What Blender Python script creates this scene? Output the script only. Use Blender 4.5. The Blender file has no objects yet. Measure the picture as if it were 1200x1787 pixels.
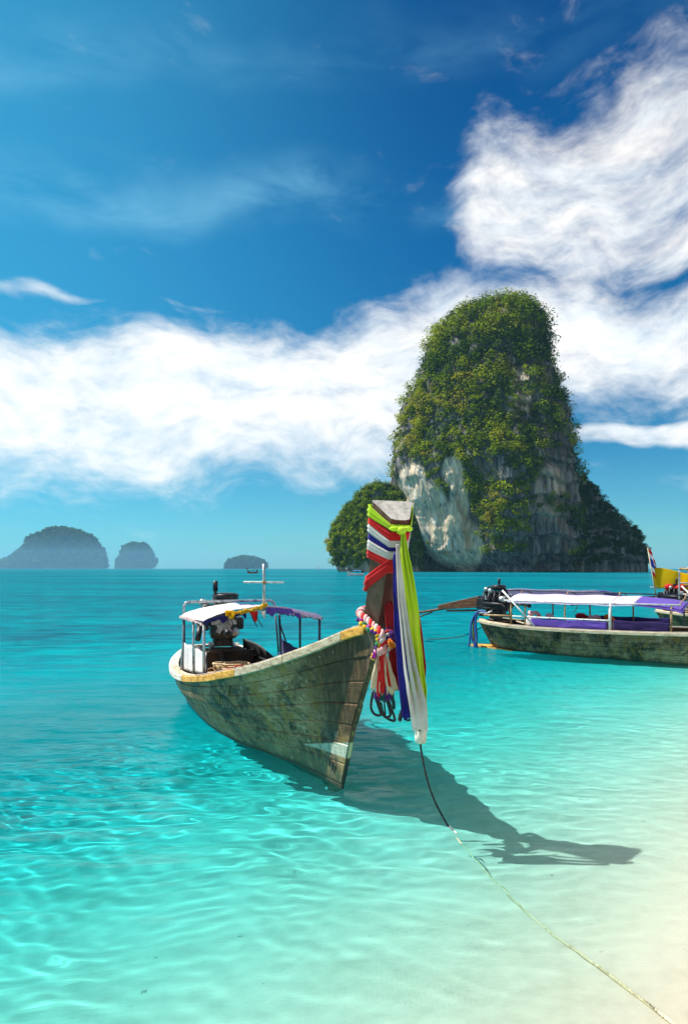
import bpy, math, random
import numpy as np
from mathutils import Vector, Matrix

S = bpy.context.scene
COL = S.collection
R = math.radians
H_EYE, FPX, CX, HZ = 2.2, 1191.0, 600.0, 992.0      # eye height, focal length in photo pixels, principal column, horizon row

# ------------------------------------------------------------------ camera
cam = bpy.data.cameras.new('camera')
camo = bpy.data.objects.new('camera', cam); COL.objects.link(camo)
camo.location = (0, 0, H_EYE); camo.rotation_euler = (R(90), 0, 0)
cam.lens = 24.0; cam.sensor_width = 36.0; cam.sensor_fit = 'AUTO'
cam.shift_y = 0.0551; cam.clip_start = 0.05; cam.clip_end = 20000
S.camera = camo

# ------------------------------------------------------------------ light
SUN_DIR = Vector((-0.972, 0.235, 0)).normalized()       # horizontal direction towards the sun
SUN_EL = R(57)
SUNV = Vector((SUN_DIR.x*math.cos(SUN_EL), SUN_DIR.y*math.cos(SUN_EL), math.sin(SUN_EL)))
sl = bpy.data.lights.new('sun', 'SUN'); sl.energy = 4.1; sl.angle = R(0.53); sl.color = (1.0, 0.955, 0.87)
so = bpy.data.objects.new('sun', sl); COL.objects.link(so)
so.rotation_euler = SUNV.to_track_quat('Z', 'Y').to_euler()
so.location = SUNV*50
sl.cycles.is_caustics_light = True

S.view_settings.view_transform = 'Standard'
S.view_settings.look = 'None'
S.view_settings.exposure = 1.04
S.view_settings.gamma = 1.0
S.render.engine = 'CYCLES'
S.cycles.use_denoising = True
S.cycles.max_bounces = 14; S.cycles.diffuse_bounces = 6; S.cycles.glossy_bounces = 6; S.cycles.transmission_bounces = 10
S.cycles.transparent_max_bounces = 16
S.cycles.caustics_refractive = True
S.cycles.caustics_reflective = True
S.cycles.sample_clamp_indirect = 6.0
S.cycles.blur_glossy = 0.3

# ------------------------------------------------------------------ node helper
class NT:
    def __init__(s, tree): s.t = tree; s.n = tree.nodes; s.l = tree.links
    def new(s, typ, **kw):
        nd = s.n.new(typ)
        for k, v in kw.items(): setattr(nd, k, v)
        return nd
    def put(s, sock, v):
        if hasattr(v, 'is_output'): s.l.new(v, sock)
        elif v is not None:
            if isinstance(v, (tuple, list)) and len(v) == 3 and len(sock.default_value) == 4: v = (*v, 1)
            sock.default_value = v
    def math(s, op, a, b=None, c=None, clamp=False):
        nd = s.new('ShaderNodeMath', operation=op, use_clamp=clamp)
        s.put(nd.inputs[0], a)
        if b is not None: s.put(nd.inputs[1], b)
        if c is not None: s.put(nd.inputs[2], c)
        return nd.outputs[0]
    def add(s, a, b): return s.math('ADD', a, b)
    def sub(s, a, b): return s.math('SUBTRACT', a, b)
    def mul(s, a, b): return s.math('MULTIPLY', a, b)
    def smooth(s, x, lo, hi):
        nd = s.new('ShaderNodeMapRange', interpolation_type='SMOOTHSTEP')
        s.put(nd.inputs[0], x); s.put(nd.inputs[1], lo); s.put(nd.inputs[2], hi)
        return nd.outputs[0]
    def mix(s, f, a, b, blend='MIX'):
        nd = s.new('ShaderNodeMix', data_type='RGBA', blend_type=blend)
        s.put(nd.inputs[0], f); s.put(nd.inputs[6], a); s.put(nd.inputs[7], b)
        return nd.outputs[2]
    def noise(s, vec, scale, detail=4, rough=0.55, dist=0.0, w=None):
        nd = s.new('ShaderNodeTexNoise')
        s.put(nd.inputs['Vector'], vec); nd.inputs['Scale'].default_value = scale
        nd.inputs['Detail'].default_value = detail; nd.inputs['Roughness'].default_value = rough
        nd.inputs['Distortion'].default_value = dist
        return nd.outputs[0]
    def ramp(s, f, stops, interp='LINEAR'):
        nd = s.new('ShaderNodeValToRGB'); cr = nd.color_ramp; cr.interpolation = interp
        while len(cr.elements) > 1: cr.elements.remove(cr.elements[-1])
        for i, (p, c) in enumerate(stops):
            e = cr.elements[0] if i == 0 else cr.elements.new(p)
            e.position = p
            e.color = (c, c, c, 1) if not isinstance(c, (tuple, list)) else (*c, 1)
        s.put(nd.inputs[0], f)
        return nd.outputs[0]
    def comb(s, x, y, z):
        nd = s.new('ShaderNodeCombineXYZ')
        for i, v in enumerate((x, y, z)): s.put(nd.inputs[i], v)
        return nd.outputs[0]
    def sep(s, v):
        nd = s.new('ShaderNodeSeparateXYZ'); s.put(nd.inputs[0], v); return nd.outputs
    def mapping(s, vec, scale=(1, 1, 1), rot=(0, 0, 0), loc=(0, 0, 0)):
        nd = s.new('ShaderNodeMapping'); s.put(nd.inputs[0], vec)
        nd.inputs[1].default_value = loc; nd.inputs[2].default_value = rot; nd.inputs[3].default_value = scale
        return nd.outputs[0]
    def bump(s, h, strength=0.3, dist=0.02, normal=None):
        nd = s.new('ShaderNodeBump'); s.put(nd.inputs['Height'], h)
        s.put(nd.inputs['Strength'], strength); nd.inputs['Distance'].default_value = dist
        if normal is not None: s.put(nd.inputs['Normal'], normal)
        return nd.outputs[0]

# ------------------------------------------------------------------ sky (world)
def az_el(px, py):
    u, v = (px-CX)/FPX, (HZ-py)/FPX
    return math.atan(u), math.atan2(v, math.hypot(1, u))
w = bpy.data.worlds.new('World'); S.world = w; w.use_nodes = True
N = NT(w.node_tree); N.n.clear()
sky = N.new('ShaderNodeTexSky', sky_type='NISHITA'); sky.sun_disc = False
sky.sun_elevation = SUN_EL; sky.sun_rotation = math.atan2(SUN_DIR.x, SUN_DIR.y)
sky.air_density = 1.0; sky.dust_density = 0.3; sky.ozone_density = 3.0
tc = N.new('ShaderNodeTexCoord').outputs['Generated']
dx, dy, dz = N.sep(tc)
AZ = N.math('ARCTAN2', dx, dy)
EL = N.math('ARCSINE', N.math('MAXIMUM', N.math('MINIMUM', dz, 1.0), -1.0))
AEL = N.math('ABSOLUTE', EL)
elf = N.mul(EL, 1/R(60))
tint = N.ramp(elf, [(0.0, (0.23, 0.52, 0.54)), (0.05, (0.21, 0.53, 0.60)), (0.2, (0.035, 0.36, 0.50)), (0.42, (0.003, 0.30, 0.50)), (0.7, (0.001, 0.20, 0.405)), (1.0, (0.001, 0.21, 0.45))])
skyc = N.mix(1.0, sky.outputs[0], tint, 'MULTIPLY')
# haze of thin cirrus, deeper blue towards the right of the view
cov = N.comb(N.mul(AZ, 1.0), N.mul(EL, 1.0), 0.0)
wv = N.new('ShaderNodeTexNoise'); N.put(wv.inputs['Vector'], cov); wv.inputs['Scale'].default_value = 4.6; wv.inputs['Detail'].default_value = 2.5
wvc = N.new('ShaderNodeVectorMath', operation='SUBTRACT'); N.put(wvc.inputs[0], wv.outputs['Color']); wvc.inputs[1].default_value = (0.5, 0.5, 0.5)
wsc = N.new('ShaderNodeVectorMath', operation='SCALE'); N.put(wsc.inputs[0], wvc.outputs[0]); wsc.inputs['Scale'].default_value = 0.13
cw = N.new('ShaderNodeVectorMath', operation='ADD'); N.put(cw.inputs[0], cov); N.put(cw.inputs[1], wsc.outputs[0])
cw = cw.outputs[0]
wx, wy, _ = N.sep(cw)
AZ0, AZR, ELR = R(-45), R(90), R(60)
azn = N.mul(N.sub(wx, AZ0), 1/AZR)
def curve(pts):
    st = []
    for px, py in pts:
        a, e = az_el(px, py); st.append(((a-AZ0)/AZR, max(0, e)/ELR))
    return N.mul(N.ramp(azn, st, 'B_SPLINE' if len(st) > 3 else 'LINEAR'), ELR)
def band(up, lo, su, sl_, strength):
    m = N.mul(N.smooth(N.sub(curve(up), wy), -R(su), R(su)), N.smooth(N.sub(wy, curve(lo)), -R(sl_), R(sl_)))
    return N.mul(m, strength)
masks = [
    # the big diagonal bank
    band([(-300, 625), (0, 612), (200, 592), (430, 585), (620, 562), (730, 492), (830, 470), (1000, 485), (1200, 505), (1500, 500)],
         [(-300, 862), (0, 856), (300, 848), (640, 815), (850, 770), (1000, 705), (1200, 700), (1500, 670)], 3.2, 5.0, 0.92),
    # tall cloud on the right
    band([(560, 560), (690, 490), (735, 455), (765, 330), (790, 235), (850, 190), (1000, 165), (1100, 90), (1200, 45), (1500, -60)],
         [(560, 560), (700, 478), (800, 470), (1000, 478), (1200, 470), (1500, 440)], 4.4, 2.4, 0.70),
    band([(850, 790), (960, 752), (1050, 738), (1200, 722), (1500, 715)], [(850, 790), (960, 780), (1200, 775), (1500, 770)], 0.5, 0.5, 0.8),
    band([(-300, 868), (0, 872), (300, 852), (620, 835), (900, 830), (1200, 826), (1500, 820)],
         [(-300, 882), (0, 884), (300, 868), (620, 846), (900, 842), (1200, 842), (1500, 835)], 1.3, 1.3, 0.5),
    band([(-300, 508), (0, 508), (120, 518), (170, 530), (300, 535)], [(-300, 545), (0, 542), (120, 540), (170, 532), (300, 535)], 0.5, 0.5, 0.55),
    band([(100, 925), (230, 916), (400, 918), (560, 925)], [(100, 927), (230, 922), (400, 928), (560, 928)], 0.7, 0.7, 0.35),
]
masks[1] = N.mul(masks[1], N.smooth(wx, az_el(735, 400)[0], az_el(850, 400)[0]))
tot = masks[0]
for m in masks[1:]: tot = N.math('MAXIMUM', tot, m)
# sky outside the picture: unseen broken cloud in the same manner, its cover raised for fill light
oc = N.noise(N.comb(N.mul(dx, 2.2), N.mul(dy, 2.2), N.mul(dz, 4.0)), 1.3, 6, 0.55)
outside = N.math('MAXIMUM', N.smooth(N.math('ABSOLUTE', AZ), R(42), R(62)), N.smooth(EL, R(46), R(60)))
tot = N.math('ADD', N.mul(tot, N.sub(1.0, outside)), N.mul(outside, N.smooth(oc, 0.44, 0.60)))
rotc = N.mapping(cw, scale=(10.0, 21.0, 1), rot=(0, 0, R(-18)))
fb = N.noise(rotc, 1.0, 9, 0.60, 0.0)
fb2 = N.noise(N.mapping(cw, scale=(13, 26, 1), rot=(0, 0, R(-34)), loc=(5, 2, 0)), 2.4, 7, 0.6, 0.0)
fb0 = N.noise(N.mapping(cw, scale=(3.2, 9.0, 1), rot=(0, 0, R(-20)), loc=(1.3, 0.4, 0)), 1.0, 4, 0.5, 0.2)
nz = N.add(N.add(N.mul(fb, 0.50), N.mul(fb2, 0.20)), N.mul(fb0, 0.30))
dens = N.smooth(N.add(tot, N.mul(N.sub(nz, 0.5), 2.3)), 0.14, 1.10)
# thin veils on the upper left
veil = N.math('MAXIMUM', band([(-300, 20), (0, 40), (250, 60), (600, 75)], [(-300, 130), (0, 115), (250, 95), (600, 80)], 3.0, 2.0, 0.42),
              band([(-300, 270), (0, 285), (300, 305), (600, 330), (760, 360), (900, 380)], [(-300, 350), (0, 355), (300, 380), (600, 385), (760, 378), (900, 382)], 2.6, 1.6, 0.50))
vn = N.noise(N.mapping(cov, scale=(2.4, 8.0, 1), rot=(0, 0, R(-10))), 2.0, 7, 0.6, 0.4)
veil = N.mul(veil, N.smooth(vn, 0.3, 0.7))
left = N.mul(N.smooth(AZ, R(14), R(-34)), 0.42)
skyc = N.mix(N.mul(left, N.sub(1.0, outside)), skyc, (0.5, 3.5, 5.1))
skyc = N.mix(veil, skyc, (1.6, 3.9, 5.2))
ccol = N.ramp(N.noise(N.mapping(cw, scale=(5, 14, 1), rot=(0, 0, R(-14)), loc=(3, 1, 0)), 1.4, 6, 0.6), [(0.30, (5.0, 5.5, 5.9)), (0.64, (6.9, 6.6, 6.2))])
fin = N.mix(N.mul(dens, 0.98), skyc, ccol)
bg = N.new('ShaderNodeBackground'); N.put(bg.inputs[0], fin); bg.inputs[1].default_value = 0.09
wo = N.new('ShaderNodeOutputWorld'); N.l.new(bg.outputs[0], wo.inputs[0])
w.cycles.sampling_method = 'MANUAL'; w.cycles.sample_map_resolution = 512

# ------------------------------------------------------------------ mesh helpers
def link(name, me, parent=None):
    o = bpy.data.objects.new(name, me); COL.objects.link(o)
    if parent is not None: o.parent = parent
    return o
def mesh_from(name, V, F, mats, smooth=True, mi=None):
    me = bpy.data.meshes.new(name)
    V = np.asarray(V, dtype=np.float32).reshape(-1, 3)
    if isinstance(F, np.ndarray):
        k = F.shape[1]
        me.vertices.add(len(V)); me.vertices.foreach_set('co', V.ravel())
        me.loops.add(F.size); me.loops.foreach_set('vertex_index', F.astype(np.int32).ravel())
        me.polygons.add(len(F)); me.polygons.foreach_set('loop_start', np.arange(len(F), dtype=np.int32)*k)
    else:
        me.from_pydata(V.tolist(), [], F)
    me.polygons.foreach_set('use_smooth', np.full(len(me.polygons), smooth, dtype=bool))
    for m in (mats if isinstance(mats, (list, tuple)) else [mats]): me.materials.append(m)
    if mi is not None: me.polygons.foreach_set('material_index', np.asarray(mi, dtype=np.int32))
    me.update(calc_edges=True); me.validate()
    return me
def tag(o, label=None, cat=None, group=None, kind=None):
    if label: o['label'] = label
    if cat: o['category'] = cat
    if group: o['group'] = group
    if kind: o['kind'] = kind
    return o
def empty(name, loc=(0, 0, 0), rz=0.0, parent=None):
    o = bpy.data.objects.new(name, None); COL.objects.link(o)
    o.location = loc; o.rotation_euler = (0, 0, rz); o.empty_display_size = 0.2
    if parent is not None: o.parent = parent
    return o
def catmull(pts, n):
    P = np.asarray(pts, dtype=float)
    P = np.vstack([2*P[0]-P[1], P, 2*P[-1]-P[-2]])
    m = len(P)-3; out = []
    for i in np.linspace(0, m-1e-9, n):
        k = int(i); t = i-k; a, b, c, d = P[k:k+4]
        out.append(0.5*((2*b)+(c-a)*t+(2*a-5*b+4*c-d)*t*t+(3*b-a-3*c+d)*t**3))
    return np.array(out)
class MB:
    """collects shapes for ONE mesh"""
    def __init__(s): s.V = []; s.F = []; s.n = 0
    def add(s, V, F):
        V = np.asarray(V, dtype=float).reshape(-1, 3)
        s.V.append(V); s.F += [tuple(int(i)+s.n for i in f) for f in F]; s.n += len(V); return s
    def box(s, c, size, rot=(0, 0, 0)):
        x, y, z = [q/2 for q in size]
        V = [(-x, -y, -z), (x, -y, -z), (x, y, -z), (-x, y, -z), (-x, -y, z), (x, -y, z), (x, y, z), (-x, y, z)]
        M = Matrix.Translation(c) @ (Matrix.Rotation(rot[2], 4, 'Z') @ Matrix.Rotation(rot[1], 4, 'Y') @ Matrix.Rotation(rot[0], 4, 'X'))
        return s.add([tuple(M @ Vector(v)) for v in V], [(0, 3, 2, 1), (4, 5, 6, 7), (0, 1, 5, 4), (1, 2, 6, 5), (2, 3, 7, 6), (3, 0, 4, 7)])
    def tube(s, pts, r, n=8, closed=False, caps=True):
        P = np.asarray(pts, dtype=float); m = len(P)
        rr = np.full(m, r) if np.isscalar(r) else np.asarray(r)
        T = np.gradient(P, axis=0)
        if closed: T = np.roll(P, -1, 0)-np.roll(P, 1, 0)
        T /= np.linalg.norm(T, axis=1)[:, None]+1e-12
        up = np.array([0, 0, 1.0]) if abs(T[0][2]) < 0.9 else np.array([1.0, 0, 0])
        V = []; u = np.cross(T[0], up); u /= np.linalg.norm(u)
        for i in range(m):
            u = u-T[i]*np.dot(u, T[i]); u /= np.linalg.norm(u)+1e-12; v = np.cross(T[i], u)
            a = np.arange(n)*2*math.pi/n
            V.append(P[i]+rr[i]*(np.cos(a)[:, None]*u+np.sin(a)[:, None]*v))
        F = []
        for i in range(m if closed else m-1):
            j = (i+1) % m
            for k in range(n): F.append((i*n+k, i*n+(k+1) % n, j*n+(k+1) % n, j*n+k))
        if caps and not closed:
            F.append(tuple(range(n-1, -1, -1))); F.append(tuple((m-1)*n+k for k in range(n)))
        return s.add(np.vstack(V), F)
    def lathe(s, c, axis, prof, n=12):
        """prof: (radius, distance along axis)"""
        ax = Vector(axis).normalized(); q = ax.to_track_quat('Z', 'Y').to_matrix()
        V = []; F = []
        for r, d in prof:
            for k in range(n):
                a = 2*math.pi*k/n; V.append(tuple(Vector(c)+q @ Vector((r*math.cos(a), r*math.sin(a), d))))
        for i in range(len(prof)-1):
            for k in range(n): F.append((i*n+k, i*n+(k+1) % n, (i+1)*n+(k+1) % n, (i+1)*n+k))
        F.append(tuple(range(n-1, -1, -1))); F.append(tuple((len(prof)-1)*n+k for k in range(n)))
        return s.add(V, F)
    def ball(s, c, r, n=8, m=6, seed=None, jit=0.0):
        r = (r, r, r) if np.isscalar(r) else r
        rg = np.random.default_rng(seed if seed is not None else 0); V = []; F = []
        V.append((c[0], c[1], c[2]+r[2]))
        for i in range(1, m):
            for k in range(n):
                a, b = 2*math.pi*k/n, math.pi*i/m; q = 1+jit*rg.uniform(-1, 1)
                V.append((c[0]+q*r[0]*math.sin(b)*math.cos(a), c[1]+q*r[1]*math.sin(b)*math.sin(a), c[2]+q*r[2]*math.cos(b)))
        V.append((c[0], c[1], c[2]-r[2])); L = len(V)-1
        for k in range(n):
            F.append((0, 1+k, 1+(k+1) % n)); F.append((L, 1+(m-2)*n+(k+1) % n, 1+(m-2)*n+k))
        for i in range(m-2):
            for k in range(n): F.append((1+i*n+k, 1+(i+1)*n+k, 1+(i+1)*n+(k+1) % n, 1+i*n+(k+1) % n))
        return s.add(V, F)
    def build(s, name, mat, parent=None, smooth=False, bevel=0.0):
        o = link(name, mesh_from(name, np.vstack(s.V), s.F, mat, smooth), parent)
        if bevel:
            b = o.modifiers.new('bevel', 'BEVEL'); b.width = bevel; b.segments = 2; b.limit_method = 'ANGLE'; b.angle_limit = R(40)
        return o
def tubeobj(name, pts, r, mat, parent, n=8, smooth=True, closed=False):
    return MB().tube(pts, r, n, closed).build(name, mat, parent, smooth)
def gridfaces(ny, nx, wrap=False):
    i = np.arange(ny-1)[:, None]*nx+np.arange(nx if wrap else nx-1)[None]
    c = (np.arange(nx if wrap else nx-1)+1) % nx
    j = np.arange(ny-1)[:, None]*nx+c[None]
    return np.stack([i, j, j+nx, i+nx], -1).reshape(-1, 4)
def copy_tree(o, parent=None):
    c = o.copy(); COL.objects.link(c)
    if parent is not None: c.parent = parent
    for ch in o.children: copy_tree(ch, c)
    return c
def at(px, py, d):                                     # a point d metres into the picture
    return np.array([(px-CX)/FPX*d, d, H_EYE-(py-HZ)/FPX*d])

# value noise in numpy
def _h(i, j, k, s):
    n = (i*374761393+j*668265263+k*2147483647+s*1274126177) & 0xffffffff
    n = ((n ^ (n >> 13))*1274126177) & 0xffffffff
    return ((n ^ (n >> 16)) & 0xffff)/65535.0
def vnoise(P, s=0):
    P = np.asarray(P, float); I = np.floor(P).astype(np.int64); f = P-I; f = f*f*(3-2*f)
    i, j, k = I[..., 0], I[..., 1], I[..., 2]; o = 0
    for a in (0, 1):
        for b in (0, 1):
            for c in (0, 1):
                wgt = (f[..., 0] if a else 1-f[..., 0])*(f[..., 1] if b else 1-f[..., 1])*(f[..., 2] if c else 1-f[..., 2])
                o = o+wgt*_h(i+a, j+b, k+c, s)
    return o*2-1
def fbm(P, o=4, s=0, g=0.5):
    P = np.asarray(P, float); a = 1.0; r = 0; t = 0
    for q in range(o): r = r+a*vnoise(P*2**q+q*17.3, s+q); t += a; a *= g
    return r/t

# ------------------------------------------------------------------ materials
def mat_new(name):
    m = bpy.data.materials.new(name); m.use_nodes = True; m.node_tree.nodes.clear(); return m, NT(m.node_tree)
def finish(n, base, rough=0.6, normal=None, metal=0.0, spec=0.5, **kw):
    p = n.new('ShaderNodeBsdfPrincipled')
    n.put(p.inputs['Base Color'], base); n.put(p.inputs['Roughness'], rough); n.put(p.inputs['Metallic'], metal)
    p.inputs['Specular IOR Level'].default_value = spec
    if normal is not None: n.put(p.inputs['Normal'], normal)
    for k, v in kw.items(): n.put(p.inputs[k], v)
    o = n.new('ShaderNodeOutputMaterial'); n.l.new(p.outputs[0], o.inputs[0]); return p
def weathered(name, cols, scale=6, stretch=(1, 1, 1), rough=0.7, bump=0.25, metal=0.0, spec=0.4, dist=0.006, fine=60, coord='Object'):
    m, n = mat_new(name)
    tcn = n.new('ShaderNodeTexCoord').outputs[coord]
    v = n.mapping(tcn, scale=stretch)
    a = n.noise(v, scale, 7, 0.62, 0.3)
    b = n.noise(v, fine, 4, 0.6)
    f = n.add(n.mul(a, 0.75), n.mul(b, 0.25))
    k = len(cols); st = [(0.36+0.28*i/(k-1), c) for i, c in enumerate(cols)]
    c = n.ramp(f, st)
    finish(n, c, n.smooth(a, 0.2, 0.9) if rough is None else rough, n.bump(f, bump, dist), metal, spec)
    return m
def cloth(name, col, col2=None, weave=240, rough=0.8, trans=0.25):
    m, n = mat_new(name)
    tcn = n.new('ShaderNodeTexCoord').outputs['Object']
    a = n.noise(tcn, 7, 5, 0.6); b = n.noise(tcn, weave, 2, 0.5)
    c = n.mix(n.smooth(a, 0.35, 0.7), col, col2 or tuple(q*0.72 for q in col))
    nb = n.bump(n.add(n.mul(a, 0.6), n.mul(b, 0.3)), 0.25, 0.006)
    p = n.new('ShaderNodeBsdfPrincipled'); n.put(p.inputs['Base Color'], c); p.inputs['Roughness'].default_value = rough
    p.inputs['Specular IOR Level'].default_value = 0.25; n.put(p.inputs['Normal'], nb)
    p.inputs['Sheen Weight'].default_value = 0.15
    t = n.new('ShaderNodeBsdfTranslucent'); n.put(t.inputs[0], c)
    mx = n.new('ShaderNodeMixShader'); mx.inputs[0].default_value = trans
    n.l.new(p.outputs[0], mx.inputs[1]); n.l.new(t.outputs[0], mx.inputs[2])
    o = n.new('ShaderNodeOutputMaterial'); n.l.new(mx.outputs[0], o.inputs[0]); return m
M = {}
M['wood_grey'] = weathered('grey_wood', [(0.10, 0.09, 0.08), (0.24, 0.22, 0.19), (0.36, 0.33, 0.28)], 5, (1, 6, 6), 0.8, 0.4)
M['wood_pale'] = weathered('pale_wood', [(0.20, 0.15, 0.09), (0.46, 0.38, 0.26), (0.62, 0.54, 0.40)], 6, (1, 5, 5), 0.75, 0.35)
M['wood_white'] = weathered('white_painted_wood', [(0.20, 0.17, 0.13), (0.60, 0.56, 0.48), (0.76, 0.72, 0.64)], 7, (1, 4, 4), 0.7, 0.3)
M['wood_orange'] = weathered('orange_painted_wood', [(0.16, 0.09, 0.03), (0.60, 0.30, 0.04), (0.74, 0.42, 0.09)], 7, (1, 4, 4), 0.6, 0.3)
M['wood_dark'] = weathered('dark_wood', [(0.018, 0.013, 0.009), (0.04, 0.028, 0.018), (0.07, 0.05, 0.03)], 6, (1, 5, 5), 0.75, 0.35)
M['wood_brown'] = weathered('brown_wood', [(0.10, 0.045, 0.018), (0.22, 0.10, 0.035), (0.34, 0.18, 0.07)], 6, (1, 5, 5), 0.6, 0.35)
M['shaft_brown'] = weathered('shaft_brown', [(0.04, 0.014, 0.006), (0.11, 0.04, 0.014), (0.19, 0.08, 0.03)], 6, (1, 5, 5), 0.6, 0.35)
M['wood_deck'] = weathered('deck_wood', [(0.22, 0.14, 0.08), (0.46, 0.31, 0.18), (0.56, 0.42, 0.27)], 5, (1, 7, 7), 0.75, 0.35)
M['post_wood'] = weathered('post_wood', [(0.035, 0.018, 0.012), (0.125, 0.062, 0.038), (0.19, 0.125, 0.085)], 4, (3, 3, 1), 0.6, 0.35)
M['post_red'] = weathered('red_stained_wood', [(0.03, 0.005, 0.004), (0.075, 0.008, 0.007), (0.11, 0.016, 0.012)], 4, (3, 3, 1), 0.55, 0.3)
M['end_grain'] = weathered('end_grain', [(0.20, 0.19, 0.17), (0.44, 0.42, 0.38), (0.58, 0.55, 0.49)], 9, (1, 1, 1), 0.85, 0.5)
M['metal'] = weathered('galvanised_tube', [(0.10, 0.10, 0.10), (0.40, 0.42, 0.44), (0.55, 0.57, 0.60)], 9, (1, 1, 1), 0.38, 0.1, 0.7)
M['metal_dark'] = weathered('dark_tube', [(0.02, 0.025, 0.04), (0.05, 0.06, 0.09), (0.10, 0.10, 0.12)], 9, (1, 1, 1), 0.45, 0.1, 0.4)
M['metal_white'] = weathered('white_tube', [(0.25, 0.2, 0.15), (0.62, 0.62, 0.60), (0.74, 0.74, 0.72)], 9, (1, 1, 1), 0.5, 0.1)
M['rust'] = weathered('rusty_tube', [(0.10, 0.045, 0.02), (0.30, 0.18, 0.08), (0.48, 0.38, 0.22)], 12, (1, 1, 1), 0.7, 0.2)
M['engine'] = weathered('engine_iron', [(0.008, 0.008, 0.01), (0.022, 0.022, 0.026), (0.06, 0.055, 0.05)], 14, (1, 1, 1), 0.42, 0.3, 0.25)
M['engine_light'] = weathered('engine_alloy', [(0.12, 0.12, 0.12), (0.42, 0.42, 0.42), (0.62, 0.62, 0.62)], 14, (1, 1, 1), 0.4, 0.3, 0.6)
M['rubber'] = weathered('black_rubber', [(0.012, 0.012, 0.013), (0.02, 0.02, 0.022), (0.035, 0.035, 0.037)], 20, (1, 1, 1), 0.6, 0.2)
M['black_rod'] = weathered('black_rod', [(0.006, 0.007, 0.01), (0.015, 0.016, 0.02), (0.05, 0.035, 0.03)], 20, (1, 1, 1), 0.5, 0.2)
M['white_cloth'] = cloth('white_cloth', (0.80, 0.79, 0.78), (0.62, 0.58, 0.58))
M['white_sash'] = cloth('white_sash', (0.84, 0.83, 0.81), (0.76, 0.72, 0.69), 300, 0.7, 0.5)
M['cream_cloth'] = cloth('cream_cloth', (0.78, 0.64, 0.45), (0.66, 0.50, 0.33))
M['red_cloth'] = cloth('red_cloth', (0.72, 0.012, 0.012), (0.55, 0.008, 0.01), 300, 0.6)
M['dred_cloth'] = cloth('dark_red_cloth', (0.42, 0.006, 0.014), (0.30, 0.005, 0.01), 300, 0.65)
M['blue_cloth'] = cloth('navy_cloth', (0.012, 0.010, 0.26), (0.008, 0.007, 0.16), 300, 0.6, 0.3)
M['lime_cloth'] = cloth('lime_cloth', (0.56, 0.80, 0.02), (0.62, 0.76, 0.06), 300, 0.6, 0.45)
M['purple_cloth'] = cloth('purple_cloth', (0.12, 0.06, 0.42), (0.16, 0.09, 0.46), 200, 0.75, 0.3)
M['dpurple_cloth'] = cloth('dark_purple_cloth', (0.022, 0.008, 0.085), (0.016, 0.006, 0.06), 200, 0.8, 0.15)
M['lav_cloth'] = cloth('lavender_canvas', (0.72, 0.62, 0.82), (0.60, 0.48, 0.74), 200, 0.8, 0.25)
M['navy_panel'] = cloth('navy_canvas', (0.025, 0.02, 0.15), (0.02, 0.016, 0.11), 200, 0.8, 0.15)
M['yellow_cloth'] = cloth('yellow_cloth', (0.86, 0.66, 0.01), (0.82, 0.58, 0.01), 260, 0.65, 0.75)
M['orange_cloth'] = cloth('orange_cloth', (0.80, 0.22, 0.015), None, 260)
M['teal_cloth'] = cloth('teal_cloth', (0.02, 0.10, 0.10), None, 260)
M['pink_cloth'] = cloth('pink_cloth', (0.78, 0.42, 0.42), (0.80, 0.60, 0.58), 260)
M['magenta'] = cloth('magenta_cloth', (0.55, 0.05, 0.42), None, 260)
M['violet'] = cloth('violet_cloth', (0.12, 0.02, 0.22), None, 260)
M['green_cloth'] = cloth('green_cloth', (0.02, 0.26, 0.12), None, 260)
M['gold_cloth'] = cloth('gold_cloth', (0.80, 0.48, 0.02), None, 260)
M['rope_tan'] = weathered('tan_rope', [(0.28, 0.20, 0.10), (0.55, 0.42, 0.24), (0.68, 0.56, 0.36)], 30, (1, 1, 1), 0.85, 0.5)
M['rope_sand'] = weathered('sand_rope', [(0.44, 0.37, 0.22), (0.64, 0.56, 0.36), (0.76, 0.68, 0.48)], 30, (1, 1, 1), 0.85, 0.5)
M['rope_black'] = weathered('black_rope', [(0.008, 0.012, 0.016), (0.02, 0.026, 0.03), (0.045, 0.05, 0.05)], 40, (1, 1, 1), 0.8, 0.5)
M['rope_blue'] = weathered('blue_hose', [(0.01, 0.03, 0.12), (0.02, 0.07, 0.28), (0.05, 0.12, 0.36)], 20, (1, 1, 1), 0.5, 0.2)
M['foam'] = weathered('stained_foam', [(0.30, 0.22, 0.10), (0.66, 0.60, 0.50), (0.76, 0.70, 0.62)], 12, (1, 1, 1), 0.75, 0.35)
M['moss'] = weathered('moss_stain', [(0.05, 0.05, 0.01), (0.10, 0.10, 0.02), (0.16, 0.14, 0.04)], 30, (1, 1, 1), 0.9, 0.4)
M['red_plastic'] = weathered('red_plastic', [(0.40, 0.03, 0.01), (0.58, 0.05, 0.015), (0.66, 0.09, 0.03)], 8, (1, 1, 1), 0.45, 0.1)
M['plastic_clear'] = weathered('pale_plastic', [(0.50, 0.58, 0.66), (0.68, 0.74, 0.80), (0.78, 0.82, 0.86)], 8, (1, 1, 1), 0.2, 0.05)
M['leaf'] = weathered('sprig_leaf', [(0.06, 0.20, 0.01), (0.12, 0.34, 0.02), (0.2, 0.42, 0.05)], 12, (1, 1, 1), 0.5, 0.2)
M['white_paint'] = weathered('white_paint', [(0.45, 0.43, 0.40), (0.74, 0.73, 0.70), (0.80, 0.80, 0.78)], 6, (1, 1, 1), 0.5, 0.1)
M['blue_paint'] = weathered('blue_canvas', [(0.02, 0.08, 0.26), (0.03, 0.16, 0.42), (0.06, 0.22, 0.5)], 6, (1, 1, 1), 0.6, 0.1)
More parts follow.
